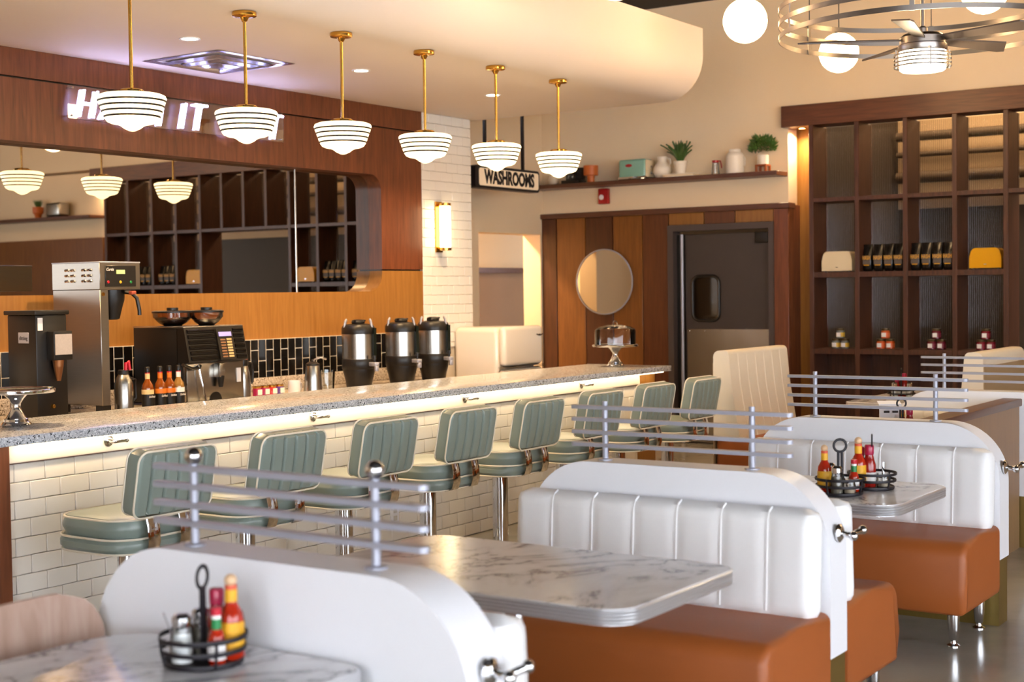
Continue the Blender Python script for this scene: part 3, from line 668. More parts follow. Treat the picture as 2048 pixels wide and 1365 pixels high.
# ---------------- plywood chair
ch = thing('plywood_chair', 'bent plywood dining chair at the nearest table', 'chair', (2.08, 2.62, 0))
ply = ramp_mat('pale_walnut_plywood', [(.2, '#9b7a68'), (.5, '#b59583'), (.8, '#c7ab9c')], 2.2, (10, 10, 1.3), .4, 6, 1.2)
def shell(nu, nv, fn, th=.012):
    V = []; F = []
    for s_ in (0, 1):
        for j in range(nv+1):
            for i in range(nu+1): V.append(fn(2*i/nu-1, j/nv, s_*th))
    n = nu+1; o_ = n*(nv+1)
    for j in range(nv):
        for i in range(nu): a = j*n+i; F += [(a, a+1, a+1+n, a+n), (o_+a, o_+a+n, o_+a+n+1, o_+a+1)]
    rim = list(range(n))+[j*n+nu for j in range(1, nv+1)]+[nv*n+i for i in range(nu-1, -1, -1)]+[j*n for j in range(nv-1, 0, -1)]
    for i in range(len(rim)): a, b = rim[i], rim[(i+1) % len(rim)]; F.append((b, a, o_+a, o_+b))
    return MB().add(V, F)
def backfn(u, v, t):
    z = .47+.30*v; hw = .215
    e = (v*.30)-(.30-.11)
    if e > 0: hw -= .11-math.sqrt(max(0, .11*.11-e*e))
    e = .08-v*.30
    if e > 0: hw -= .08-math.sqrt(max(0, .08*.08-e*e))
    x = u*max(hw, .02); return (x, .155+.03*v-.55*x*x+t+.01, z)
shell(24, 14, backfn).build('backrest', ply, ch)
shell(16, 12, lambda u, v, t: (u*(.215-.02*v), .17-.40*v, .43-.02*math.sin(PI*v)+.03*u*u*(v < 2)+t)).build('seat', ply, ch)
MB().tube([(0, .12, .43), (0, .18, .47), (0, .19, .60)], .016, 8, flat=(1.6, .5)).build('back_stay', black_m, ch)
for sx in (-1, 1):
    for y0, y1 in ((.13, .2), (-.17, -.22)): MB().tube([(sx*.15, y0, .43), (sx*.2, y1, 0)], [.013, .01], 10).build('leg', black_m, ch)

# ================================================================ CONDIMENTS
sauce = mat('red_hot_sauce', '#a8260f', .12, var=.15, scale=60); sauce_d = mat('dark_red_sauce', '#8d1a12', .15, var=.15, scale=60)
yellow_l = mat('yellow_label', '#e0a51e', .5, var=.2, scale=40); orange_l = mat('orange_label', '#d9761a', .5); white_l = mat('white_label', '#eeeae6', .5, var=.04); green_l = mat('green_foil', '#137a3f', .35)
wood_ball = mat('pale_wood_ball', '#d9b48c', .4, var=.1); red_cap = mat('red_cap', '#c01a30', .35); mag_cap = mat('magenta_foil', '#a5123f', .3, var=.35, scale=60)
pepper_m = mat('ground_pepper', '#6f675a', .9, var=.4, scale=200); salt_m = mat('salt', '#f2f1ee', .9)
def caddy(loc, rz, label, s=1.):
    t = thing('condiment_caddy', label, 'caddy', loc, rz, 'black wire condiment caddies')
    R = .094*s
    el = lambda z, k=1.: [(R*k*1.0*math.cos(a*PI/16), R*k*math.sin(a*PI/16), z) for a in range(32)]
    for z, k in ((.008, .9), (.036, .97), (.062, 1.)): MB().tube(el(z, k), .0045, 6, True, flat=(.5, 1.3)).build('wire_band', black_m, t)
    MB().lathe([(0, .004), (R*.88, .004), (R*.88, .008), (0, .008)], 28).build('tray', black_m, t)
    for a in range(4):
        an = a*PI/2+PI/4; c, s_ = math.cos(an), math.sin(an)
        MB().tube([(R*.9*c, R*.9*s_, .006), (R*.98*c, R*.98*s_, .036), (R*1.01*c, R*1.01*s_, .064)], .004, 6).build('upright_wire', black_m, t)
    h = MB()
    for sx in (-1, 1): h.tube([(sx*.0075, 0, .006), (sx*.0065, 0, .167)], .0036, 6, flat=(1.0, 1.6))
    h.tube([(.024*math.sin(a*PI/10), 0, .188-.024*math.cos(a*PI/10)) for a in range(20)], .0032, 8, True, flat=(1, 1.5))
    h.build('ring_handle', black_m, t)
    return t
def bottle_ball(loc, label, s=1.):
    t = thing('hot_sauce_bottle', label, 'bottle', loc, random.uniform(0, 6), 'hot sauce bottles with wooden ball caps')
    MB().lathe([(.022*s, 0), (.0245*s, .004), (.0245*s, .075*s), (.022*s, .09*s), (.0125*s, .107*s), (.0105*s, .118*s), (.0105*s, .138*s)], 22).build('glass_body', sauce, t)
    MB().lathe([(.0251*s, .02), (.0251*s, .074*s)], 22).build('label', yellow_l, t)
    MB().lathe([(.0122*s, .112*s), (.0122*s, .136*s)], 16).build('neck_label', yellow_l, t)
    MB().lathe([(.0118*s, .136*s), (.0118*s, .144*s)], 16).build('collar', mat('red_white_band', '#d8563a', .5), t)
    MB().sphere((0, 0, .153*s), .0125*s, 16, 10).build('ball_cap', wood_ball, t)
    return t
def bottle_foil(loc, label, s=1.):
    t = thing('red_sauce_bottle', label, 'bottle', loc, random.uniform(0, 6), 'red sauce bottles with magenta foil caps')
    MB().lathe([(.020*s, 0), (.022*s, .004), (.022*s, .075*s), (.017*s, .092*s), (.0135*s, .105*s), (.013*s, .118*s)], 22).build('glass_body', sauce_d, t)
    MB().lathe([(.0226*s, .016), (.0226*s, .05*s)], 22).build('label', white_l, t)
    MB().lathe([(.0145*s, .108*s), (.0155*s, .114*s), (.0155*s, .136*s), (.013*s, .141*s), (0, .142*s)], 20).build('foil_cap', mag_cap, t)
    return t
def bottle_small(loc, label, s=1.):
    t = thing('small_sauce_bottle', label, 'bottle', loc, random.uniform(0, 6), 'small sauce bottles with green necks')
    MB().lathe([(.015*s, 0), (.017*s, .003), (.017*s, .048*s), (.013*s, .062*s), (.009*s, .068*s), (.0085*s, .075*s)], 20).build('glass_body', sauce, t)
    MB().lathe([(.0175*s, .012), (.0175*s, .045*s)], 20).build('label', white_l, t)
    MB().lathe([(.0097*s, .068*s), (.0097*s, .088*s)], 16).build('neck_foil', green_l, t)
    MB().lathe([(.0092*s, .088*s), (.0092*s, .095*s)], 16).build('neck_ring', white_l, t)
    MB().lathe([(.010*s, .095*s), (.0105*s, .098*s), (.0105*s, .109*s), (0, .111*s)], 16).build('cap', red_cap, t)
    return t
def shaker(loc, label, fill):
    t = thing('glass_shaker', label, 'shaker', loc, random.uniform(0, 6), 'glass shakers')
    MB().lathe([(.021, 0), (.0245, .004), (.0235, .036), (.0195, .072), (.0185, .082)], 20).build('glass_body', jar_glass, t)
    MB().lathe([(0, .004), (.0225, .004), (.0222, .036), (.0188, .066), (0, .066)], 20).build('contents', fill, t)
    MB().lathe([(.0198, .080), (.0205, .084), (.0205, .100), (.013, .108), (0, .109)], 20).build('steel_cap', chrome, t)
    return t
def glass_jar(loc, label, spoon=True, tilt=.5):
    t = thing('small_glass_jar', label, 'jar', loc, random.uniform(0, 6), 'small glass jars')
    MB().lathe([(.022, 0), (.025, .004), (.025, .032), (.0225, .038), (.0225, .052), (.0235, .053)], 20).build('glass_body', jar_glass, t)
    MB().lathe([(0, .004), (.0235, .004), (.0235, .016), (0, .016)], 18).build('contents', mat('jam_contents', '#b9a58c', .6), t)
    if spoon: MB().tube([(0, 0, .01), (.02*tilt*2, .0, .05), (.075*tilt, 0, .10)], .0028, 6, flat=(1.8, .7)).build('spoon', chrome, t)
    return t
ZT = .683+.008
# nearest caddy
c0 = (2.145, 2.275)
caddy((c0[0], c0[1], .684), math.radians(18), 'black wire condiment caddy on the nearest table')
def rel(c, fwd, right):   # offset seen from the camera: away from it, to its right
    return (c[0]+fwd*.827+right*.562, c[1]+fwd*.562-right*.827)
def put(fn, c, fwd, right, *a, **k):
    k_ = min(.9, .060/max(1e-6, math.hypot(fwd, right))); p = rel(c, fwd*k_, right*k_); return fn((p[0], p[1], ZT), *a, **k)
put(shaker, c0, -.028, -.045, 'salt shaker in the nearest caddy', salt_m)
put(shaker, c0, .035, -.012, 'pepper shaker in the nearest caddy', pepper_m)
put(bottle_foil, c0, .045, .024, 'magenta capped sauce bottle in the nearest caddy', s=1.05)
put(bottle_small, c0, -.040, .040, 'small green necked sauce bottle in the nearest caddy', s=1.12)
put(bottle_ball, c0, .012, .068, 'ball capped hot sauce bottle in the nearest caddy', s=1.12)
put(glass_jar, c0, .03, -.065, 'small jar with spoon leaning left in the nearest caddy')
# two caddies on the second table
c1 = (5.20, 2.02); c2 = (5.41, 1.97)
caddy((c1[0], c1[1], .684), math.radians(-56), 'black wire caddy with ring handle, nearer of two on the booth table')
caddy((c2[0], c2[1], .684), math.radians(20), 'black wire caddy, farther of two on the booth table')
put(bottle_ball, c1, .03, -.062, 'ball capped hot sauce, left bottle in the nearer booth table caddy', s=1.1)
put(shaker, c1, .062, -.03, 'shaker at the back left of the nearer booth table caddy', salt_m)
put(shaker, c1, -.045, -.025, 'pepper shaker at the front of the nearer booth table caddy', pepper_m)
put(glass_jar, c1, -.035, .030, 'small jar at the front of the nearer booth table caddy')
put(bottle_small, c1, .012, .062, 'small green necked bottle in the nearer booth table caddy', s=1.15)
put(bottle_ball, c2, -.01, -.062, 'ball capped hot sauce in the farther booth table caddy', s=1.2)
put(bottle_foil, c2, .04, -.042, 'magenta capped bottle at the back of the farther booth table caddy', s=1.1)
put(bottle_foil, c2, .0, -.012, 'magenta capped bottle in the middle of the farther booth table caddy', s=1.18)
put(glass_jar, c2, -.01, .045, 'small jar with upright spoon in the farther booth table caddy', True, -.1)
# behind the third divider
c3 = (7.22, 2.47); caddy((c3[0], c3[1], .684), math.radians(-52), 'black wire caddy behind the third divider')
put(bottle_foil, c3, .02, .052, 'magenta capped bottle behind the third divider', s=1.1)
put(bottle_ball, c3, .05, .02, 'ball capped bottle behind the third divider', s=.95)
mc = thing('menu_card', 'curled paper menu card standing behind the third divider', 'menu', (7.33, 2.56, .684), math.radians(-56))
MB().add([(-.06+.12*i/8, .012*math.sin(i/8*PI)+.03*j, .0+.17*j) for j in (0, 1) for i in range(9)]+[(-.06+.12*i/8, .012*math.sin(i/8*PI)+.075, .185) for i in range(9)], [(i, i+1, i+10, i+9) for i in range(8)]+[(9+i, 10+i, 19+i, 18+i) for i in range(8)]).build('sheet', mat('paper', '#dcdde6', .7), mc)
for z, x, w_ in ((.13, -.02, .03), (.13, .025, .03), (.09, -.02, .02), (.09, .03, .025), (.05, .02, .03)): MB().box(x-w_/2, x+w_/2, .002+.03*z/.17, .004+.03*z/.17, z-.006, z+.006).build('print_block', black_p, mc)
# far table
c4 = (9.88, 3.38); caddy((c4[0], c4[1], .684), math.radians(30), 'black wire caddy on the far table', 1.05)
put(shaker, c4, -.02, -.06, 'shaker at the left of the far table caddy', salt_m); put(shaker, c4, -.03, .055, 'shaker at the right of the far table caddy', salt_m)
put(bottle_foil, c4, .03, -.025, 'magenta capped bottle on the left of the far table caddy', s=1.0); put(bottle_foil, c4, .03, .03, 'magenta capped bottle on the right of the far table caddy', s=1.2)

# ================================================================ CEILING FAN AND GLOBES
fn = thing('ceiling_fan', 'brushed metal ceiling fan with ring cage and lit drum', 'ceiling fan', (7.57, 2.467, 2.63))
fsteel = mat('brushed_nickel', '#a89f97', .3, 1, var=.06)
bladem = mat('grey_blade', '#6d5f55', .5, .2)
MB().lathe([(.012, .20), (.012, 1.55)], 14).build('downrod', fsteel, fn)
MB().lathe([(.018, .19), (.028, .20), (.028, .225), (.014, .235)], 16).build('rod_collar', fsteel, fn)
MB().lathe([(.125, .10), (.128, .105), (.128, .135), (.120, .14), (.120, .175), (.10, .192), (.03, .197)], 40).build('motor_housing', fsteel, fn)
MB().lathe([(0, -.005), (.11, -.002), (.12, .006), (.122, .10), (0, .10)], 40).build('light_drum', drum_m, fn)
for z in (.022, .042, .062, .082): MB().lathe([(.150, z-.004), (.150, z+.004), (.128, z+.001), (.128, z-.001), (.150, z-.004)], 40).build('louver_ring', fsteel, fn)
for k in range(4):
    a = k*PI/2+.6; MB().box(.14, .146, -.004, .004, .01, .11).build('louver_post', fsteel, fn, rot=(0, 0, a))
base_a = math.atan2(-math.cos(math.radians(34.2)), math.sin(math.radians(34.2)))   # camera right in plan
for k in range(5):
    a = base_a+math.radians(30+72*k)
    prof = [(.10, -.028), (.2, -.04), (.56, -.075), (.66, .03), (.62, .045), (.2, .034), (.10, .028)]
    m = MB(); n = len(prof)
    V = [(u, v, .165-v*.22+s_) for s_ in (-.004, .004) for u, v in prof]
    m.add(V, [tuple(range(n-1, -1, -1)), tuple(range(n, 2*n))]+[(i, (i+1) % n, (i+1) % n+n, i+n) for i in range(n)])
    m.build('blade', bladem, fn, rot=(0, 0, a), smooth=False)
for z in (.20, .275, .35): MB().lathe([(.757, z-.013), (.757, z+.013), (.754, z+.013), (.754, z-.013), (.757, z-.013)], 96).build('cage_ring', fsteel, fn)
for k in range(6):
    a = k*PI/3+.25; c, s_ = math.cos(a), math.sin(a)
    MB().box(.748, .753, -.012, .012, .185, .365).build('ring_bracket', fsteel, fn, rot=(0, 0, a))
    MB().cyl((.75*c, .75*s_, .36), (.75*c, .75*s_, 1.55), .0025, n=6).build('hang_wire', black_m, fn)
point('drum_lamp', (7.57, 2.467, 2.58), 25, (1, .8, .52), .12)
gl = [((8.90, 4.11, 3.285), .148, 'lit globe pendant beside the soffit corner'), ((10.50, 4.07, 3.275), .150, 'lit globe pendant seen through the fan ring'),
      ((10.6, 1.0, 3.3), .148, 'added unseen globe lamp by the shelf wall, warms the far wall'), ((10.4, -1.4, 3.3), .148, 'added unseen globe lamp at far right, warms the wall in the mirror'), ((8.6, .9, 3.3), .148, 'added unseen globe lamp over the far booths, warms the far wall'),  # unseen globes, added to warm the far wall
      ((7.0, 4.02, 3.255), .148, 'lit globe pendant at the top edge above the soffit'), ((9.20, 2.60, 3.345), .148, 'lit globe pendant above the fan blades at right')]
for k, (c, r, lb) in enumerate(gl):
    t = thing('globe_pendant', lb, 'pendant lamp', c, 0, 'opal globe pendants')
    MB().sphere((0, 0, 0), r, 28, 16).build('glass_globe', globe_m, t)
    MB().lathe([(.03, r-.006), (.03, r+.03), (.012, r+.035)], 16).build('socket_cap', black_m, t)
    MB().cyl((0, 0, r+.03), (0, 0, 4.18-c[2]), .004, n=8).build('cord', black_m, t)

# ================================================================ BACK BAR EQUIPMENT
BZ = .80
# coffee brewer
bsteel = mat('dull_steel', '#98928a', .33, 1, var=.06, scale=8, stretch=(1, 1, 20))
br = thing('coffee_brewer', 'tall stainless coffee brewer with louvered top', 'coffee machine', (5.435, 6.55, BZ))
MB().rbox(0, .06, 0, .42, .05, .722, .003, 1).build('body', bsteel, br)
MB().rbox(-.002, .297, -.002, .422, .722, .88, .003, 1).build('head', bsteel, br)
MB().rbox(-.004, .299, -.004, .424, .876, .884, .002, 1).build('top_trim', alu, br)
MB().box(.0, .06, .0, .06, 0, .05).box(0, .06, .36, .42, 0, .05).build('foot', black_p, br)
for iy in range(4):
    for iz in range(3):
        y = .085+iy*.052+(.045 if iy > 1 else 0); z = .765+iz*.032
        m = MB(); m.lathe([(0, 0), (.012, 0), (.015, .005), (.012, .011), (0, .013)], 10, M=Matrix.Translation((-.002, y, z)) @ Matrix.Diagonal((.9, 1.5, 1.25, 1))); m.build('louver', chrome, br)
cp = MB().rbox(.035, .262, -.007, -.001, .738, .862, .003, 1).build('control_panel', black_p, br)
MB().box(.115, .178, -.009, -.006, .812, .836).build('display', emit('green_lcd', (.40, .62, .0), .35), cp)
textmesh('Curtis', .024, white_l, 'lettering', cp, (.068, -.008, .838), (PI/2, 0, 0), .0006, .9, 0, .3)
for x, c in ((.055, 'red_cap'), (.145, 'yellow_label'), (.222, 'green_foil')): MB().lathe([(.0, 0), (.009, 0), (.007, .003), (0, .003)], 10, M=Matrix.Translation((x, -.007, .765)) @ Matrix.Rotation(PI/2, 4, 'X')).build('button', MATS[c], cp)
bk = MB().lathe([(.03, .545), (.045, .55), (.062, .62), (.075, .66), (.078, .72)], 24, (.165, .10, 0)).build('brew_basket', black_p, br)
MB().tube([(.185, .03, .71), (.205, -.03, .70), (.222, -.055, .67), (.235, -.06, .60), (.235, -.06, .57)], .012, 8).build('basket_handle', black_p, bk)
MB().rbox(.190, .225, -.05, -.02, .690, .712, .004).build('handle_tab', mat('rust_tab', '#9a4530', .5), bk)
MB().lathe([(.011, 0), (.011, .004), (0, .004)], 14, M=Matrix.Translation((.02, -.001, .695)) @ Matrix.Rotation(PI/2, 4, 'X')).build('badge', brass, br)
# coffee grinder
gr = thing('coffee_grinder', 'black ditting coffee grinder at the left edge', 'coffee grinder', (4.95, 6.5, BZ))
MB().rbox(0, .205, .0, .245, 0, .585, .006).build('body', black_p, gr)
MB().rbox(-.015, .215, -.015, .26, .585, .61, .006).build('lid', black_p, gr)
MB().rbox(.07, .195, -.06, .0, .335, .495, .004).build('bean_gate', black_p, gr)
MB().box(.078, .190, -.0625, -.060, .365, .478).build('instruction_label', mat('grey_label', '#b7aca3', .5, var=.12, scale=90), gr)
MB().lathe([(.028, .30), (.032, .335)], 14, (.12, -.03, 0)).lathe([(.012, .22), (.028, .30)], 14, (.12, -.03, 0)).build('spout', mat('copper_tone', '#a87650', .3, .9), gr)
pl_ = MB().rbox(-.003, .0, .06, .15, .43, .49, .002, 1).build('name_plate', alu, gr)
textmesh('ditting', .032, black_p, 'lettering', pl_, (-.0036, .105, .458), (PI/2, 0, -PI/2), .0005, .9)
MB().box(.012, .045, -.0015, 0, .50, .57).build('sticker', white_l, gr)
MB().lathe([(.0, 0), (.012, 0), (.010, .012), (0, .014)], 12, M=Matrix.Translation((.10, 0, .08)) @ Matrix.Rotation(PI/2, 4, 'X')).build('knob', brass, gr)
# steel airpot with red lever in front of the brewer
ap = thing('lever_airpot', 'slim steel airpot with red lever beside the brewer', 'airpot', (5.60, 6.56, BZ))
MB().lathe([(.05, 0), (.055, .004), (.055, .17), (.04, .21), (.03, .225)], 24).build('body', steel, ap)
MB().lathe([(.03, .222), (.034, .228), (.03, .25)], 20).build('collar', black_p, ap)
MB().tube([(.0, -.02, .245), (0, -.022, .29), (0.02, -.022, .30), (.028, -.022, .25)], .010, 8).build('red_lever', red_cap, ap)
MB().tube([(.05, 0, .20), (.085, 0, .19), (.088, 0, .08), (.055, 0, .05)], .009, 8).build('handle', black_p, ap)
# espresso machine
es = thing('espresso_machine', 'black and steel espresso machine with two bean hoppers', 'coffee machine', (6.018, 6.5, BZ))
MB().rbox(0, .50, .05, .45, .02, .485, .006).build('body', black_p, es)
MB().rbox(-.002, .502, .0, .452, .482, .492, .003).build('top_plate', steel, es)
fp = [(.0, .485), (-.045, .275), (.0, .265), (.06, .27), (.06, .485)]
fr = MB().prism(fp, .0, .50).build('front_fascia', black_p, es)
for k in range(6):
    z = .295+k*.033; y = -.042+.045*(z-.275)/.21-.004
    MB().tube([(.02, y, z), (.24, y, z)], .013, 8, flat=(.7, 1)).build('rib', mat('gloss_black', '#0b0a0a', .1), fr); MB().tube([(.40, y, z), (.485, y, z)], .013, 8, flat=(.7, 1)).build('rib', MATS['gloss_black'], fr)
S = lambda z: -.045+.045*(z-.275)/.21
def slab(u0, u1, z0, z1, o, m, nm, par):
    d = .004; MB().add([(u0, S(z0)-o, z0), (u1, S(z0)-o, z0), (u1, S(z1)-o, z1), (u0, S(z1)-o, z1), (u0, S(z0)-o+d, z0), (u1, S(z0)-o+d, z0), (u1, S(z1)-o+d, z1), (u0, S(z1)-o+d, z1)], [(0, 1, 2, 3), (4, 7, 6, 5), (0, 4, 5, 1), (1, 5, 6, 2), (2, 6, 7, 3), (3, 7, 4, 0)]).build(nm, m, par, smooth=False)
slab(.25, .385, .28, .475, .016, black_p, 'keypad', fr)
slab(.265, .37, .425, .452, .019, emit('blue_lcd', (.10, .10, .8), .45), 'display', fr)
for k in range(7): slab(.325, .365, .295+k*.0175, .306+k*.0175, .019, mat('key_cream', '#c9ab78', .5), 'key', fr); slab(.272, .312, .295+k*.0175, .304+k*.0175, .019, mat('key_brown', '#8a6242', .5), 'key_label', fr)
MB().rbox(.02, .50, .0, .06, .03, .265, .004).build('front_panel', steel, es)
MB().rbox(.01, .52, -.11, .05, 0, .025, .005).build('drip_tray', steel, es)
MB().prism([(.20, .03)]+arc(.255, .03, .05, 180, 0, 10)+[(.31, .03)], -.003, .0, 'y').build('spout_recess', black_p, es)
MB().rbox(.245, .30, -.05, .005, .17, .26, .008).build('dispenser', steel, es); MB().lathe([(.014, .11), (.026, .18)], 12, (.272, -.03, 0)).build('nozzle', black_p, es)
MB().tube([(.10, -.02, .26), (.10, -.03, .20), (.135, -.04, .03)], .006, 8).build('steam_wand', chrome, es)
MB().tube([(-.02, -.01, .262), (.04, -.02, .235), (.10, -.015, .235), (.12, 0, .25)], .014, 8, flat=(1.3, .7)).build('wand_grip', black_p, es)
MB().rbox(.435, .475, -.004, 0, .13, .22, .002, 1).build('sticker', white_l, es)
smoke = thin_glass('smoked_hopper', (.62, .45, .34), .12)
for (x, y, r) in ((.19, .30, .125), (.345, .16, .105)):
    h = MB().lathe([(r*.45, .492), (r*.7, .51), (r*.98, .545), (r, .575)], 28, (x, y, 0)).build('bean_hopper', smoke, es)
    MB().lathe([(0, .495), (r*.42, .495), (r*.66, .512), (r*.8, .528), (0, .532)], 24, (x, y, 0)).build('coffee_beans', mat('coffee_beans', '#3a1d0f', .5, var=.5, scale=90), h)
    MB().lathe([(r+.003, .573), (r+.004, .583), (r-.01, .588), (0, .589)], 28, (x, y, 0)).build('hopper_lid', black_p, h)
    MB().lathe([(.035, .588), (.037, .60), (.035, .606), (0, .606)], 18, (x, y, 0)).build('lid_knob', black_p, h)
# syrup bottles
syr = mat('amber_syrup', '#7a3c0c', .08, var=.2, scale=20, coat=.5); syr2 = mat('pale_amber_syrup', '#8f6a35', .08, coat=.5)
for k, (x, c, lb) in enumerate([(5.745, 'cream_paper', 'syrup bottle at the left of the row of four'), (5.838, 'orange_label', 'second syrup bottle from the left beside the espresso machine'), (5.906, 'orange_label', 'third syrup bottle from the left beside the espresso machine'), (5.974, 'white_label', 'pale syrup bottle nearest the espresso machine')]):
    mat('cream_paper', '#e9c98f', .5)
    t = thing('syrup_bottle', lb, 'bottle', (x, 6.52-.005*k, BZ), 0, 'coffee syrup bottles')
    MB().lathe([(.032, 0), (.035, .004), (.035, .135), (.03, .158), (.016, .182), (.0125, .20), (.0125, .235)], 24).build('glass_body', syr2 if k == 3 else syr, t)
    MB().lathe([(.0356, .02), (.0356, .10)], 24).build('label', mat('black_label', '#16130f', .45), t)
    MB().lathe([(.0357, .10), (.0357, .128)], 24).build('label_top', MATS[c], t)
    textmesh('DaVinci', .018, white_l, 'lettering', t, (0, -.0365, .085), (PI/2, 0, 0), .0004, .8, 0, .3)
    MB().lathe([(.0145, .188), (.0145, .222)], 20).build('neck_label', MATS[c], t)
    MB().lathe([(.0148, .222), (.0148, .228)], 20).build('neck_band', red_cap, t)
    MB().lathe([(.0145, .228), (.0150, .232), (.0150, .258), (.012, .262), (0, .262)], 18).build('cap', black_p, t)
# thermal carafe
tc_ = thing('thermal_carafe', 'steel thermal carafe with orange lid ring behind the espresso machine', 'carafe', (6.60, 6.60, BZ))
MB().lathe([(.055, 0), (.06, .005), (.06, .10), (.055, .17), (.045, .21), (.04, .225)], 24).build('body', steel, tc_)
MB().lathe([(.042, .222), (.044, .23), (.042, .262), (0, .265)], 22).build('lid', black_p, tc_)
MB().rbox(-.01, .05, -.012, .012, .262, .275, .004).build('lid_lever', mat('orange_plastic', '#d9541a', .4), tc_)
MB().tube([(.04, 0, .245), (.085, 0, .235), (.10, 0, .18), (.095, 0, .12), (.085, 0, .105)], .011, 8).build('handle', black_p, tc_)
# jam jars on the counter
jl = [('#a82a5a', 'leftmost'), ('#a33060', 'second'), ('#c23a3a', 'third'), ('#5a3a8a', 'rightmost')]
for k, (c, w_) in enumerate(jl):
    t = thing('jam_jar', 'jam jar, %s of four beside the espresso machine' % w_, 'jar', (6.90+.072*k, 6.76, BZ), 0, 'jam jars on the back counter')
    MB().lathe([(.026, 0), (.029, .003), (.029, .05), (.026, .056)], 20).build('glass_body', mat('jam_'+c[1:], c, .2), t)
    MB().box(-.02, .02, -.0305, -.0285, .01, .046).build('label', white_l, t)
    MB().lathe([(.028, .054), (.029, .058), (.029, .068), (0, .069)], 20).build('lid', brass, t)
mg = thing('coffee_mug', 'plain white coffee mug on the back counter', 'mug', (7.20, 6.70, BZ))
MB().lathe([(.038, 0), (.042, .003), (.043, .09), (.040, .09), (.038, .008), (0, .006)], 28).build('cup', white_lam, mg)
MB().tube([(.042, 0, .075), (.068, 0, .07), (.072, 0, .045), (.06, 0, .022), (.042, 0, .018)], .006, 8).build('handle', white_lam, mg)
jg = thing('steel_jug', 'tall brushed steel jug on the back counter', 'jug', (7.30, 6.62, BZ))
MB().lathe([(.062, 0), (.066, .004), (.058, .10), (.047, .185), (.045, .19)], 26).build('body', steel, jg); MB().lathe([(.046, .188), (.047, .20), (.025, .215), (0, .217)], 24).build('lid', black_p, jg); MB().sphere((0, 0, .222), .009, 10, 8).build('lid_knob', black_p, jg)
pt = thing('measuring_pitcher', 'clear measuring pitcher beside the steel jug', 'pitcher', (7.46, 6.63, BZ))
MB().lathe([(.042, 0), (.046, .004), (.055, .15), (.053, .15), (.044, .008), (0, .006)], 26).build('body', jar_glass, pt); MB().tube([(-.053, 0, .13), (-.085, 0, .12), (-.085, 0, .05), (-.048, 0, .03)], .006, 8).build('handle', jar_glass, pt)
fc = thing('sink_faucet', 'small curved chrome faucet behind the pitcher', 'faucet', (7.60, 6.90, BZ))
MB().tube([(0, 0, 0), (0, 0, .17), (.02, -.01, .21), (.06, -.03, .225), (.10, -.05, .21)], .008, 10).build('spout', chrome, fc); MB().lathe([(.022, 0), (.022, .01), (.012, .016)], 16).build('base', chrome, fc)
for k, x in enumerate((8.13, 8.60)):
    t = thing('cup_stack', 'stack of brown paper cups between the ' + ('first and second' if k == 0 else 'second and third') + ' dispensers', 'cups', (x, 6.86, BZ), 0, 'paper cup stacks')
    for j in range(7): MB().lathe([(.045, .02*j), (.055, .02*j+.018), (.058, .02*j+.018), (.058, .02*j+.021), (.054, .02*j+.021)], 20).build('cup', mat('kraft_cup', '#a98a5e', .7), t)
# airpot dispensers
def dispenser(x, y, label):
    t = thing('coffee_dispenser', label, 'dispenser', (x, y, BZ), math.radians(-20), 'steel thermal coffee dispensers')
    MB().lathe([(.088, 0), (.092, .01), (.10, .06), (.115, .115), (.116, .135)], 32).build('stand', black_p, t)
    MB().lathe([(.118, .135), (.121, .14), (.121, .205), (.118, .21)], 32).build('lower_ring', black_p, t)
    MB().lathe([(.1185, .208), (.1185, .39)], 40).build('steel_body', steel, t)
    MB().lathe([(.121, .388), (.122, .395), (.121, .432), (.108, .452), (.06, .462), (0, .463)], 32).build('top_cap', black_p, t)
    MB().lathe([(.045, .46), (.05, .472), (.045, .486), (.025, .492), (0, .492)], 20).build('lid', black_p, t)
    for k in range(3): a = k*2.09; MB().rbox(-.008, .008, .02, .055, .478, .49, .004).build('lid_grip', black_p, t, rot=(0, 0, a))
    for a in (2.6, -.55):
        c, s_ = math.cos(a), math.sin(a); P_ = lambda r, l, z: (r*c-l*s_, r*s_+l*c, z)
        MB().tube([P_(.098, -.055, .435), P_(.092, -.05, .475), P_(.085, -.02, .488), P_(.085, .02, .488), P_(.092, .05, .475), P_(.098, .055, .435)], .0115, 8, flat=(1, .7)).build('carry_handle', alu, t)
    f = MB().rbox(.015, .055, -.20, -.115, .158, .186, .004).build('faucet', alu, t)
    MB().rbox(.02, .05, -.205, -.18, .122, .16, .005).build('faucet_nozzle', alu, f); MB().lathe([(.010, .186), (.010, .205), (.015, .21), (.015, .232), (0, .236)], 12, (.036, -.165, 0)).build('faucet_lever', black_p, f)
    MB().box(.060, .082, -.118, -.096, .215, .43).build('sight_tube', mat('smoked_tube', '#101a18', .1), t)
    return t
dispenser(7.87, 6.69, 'leftmost steel coffee dispenser on the back counter'); dispenser(8.365, 6.69, 'middle steel coffee dispenser on the back counter'); dispenser(8.76, 6.69, 'rightmost steel coffee dispenser, next to the fridge')
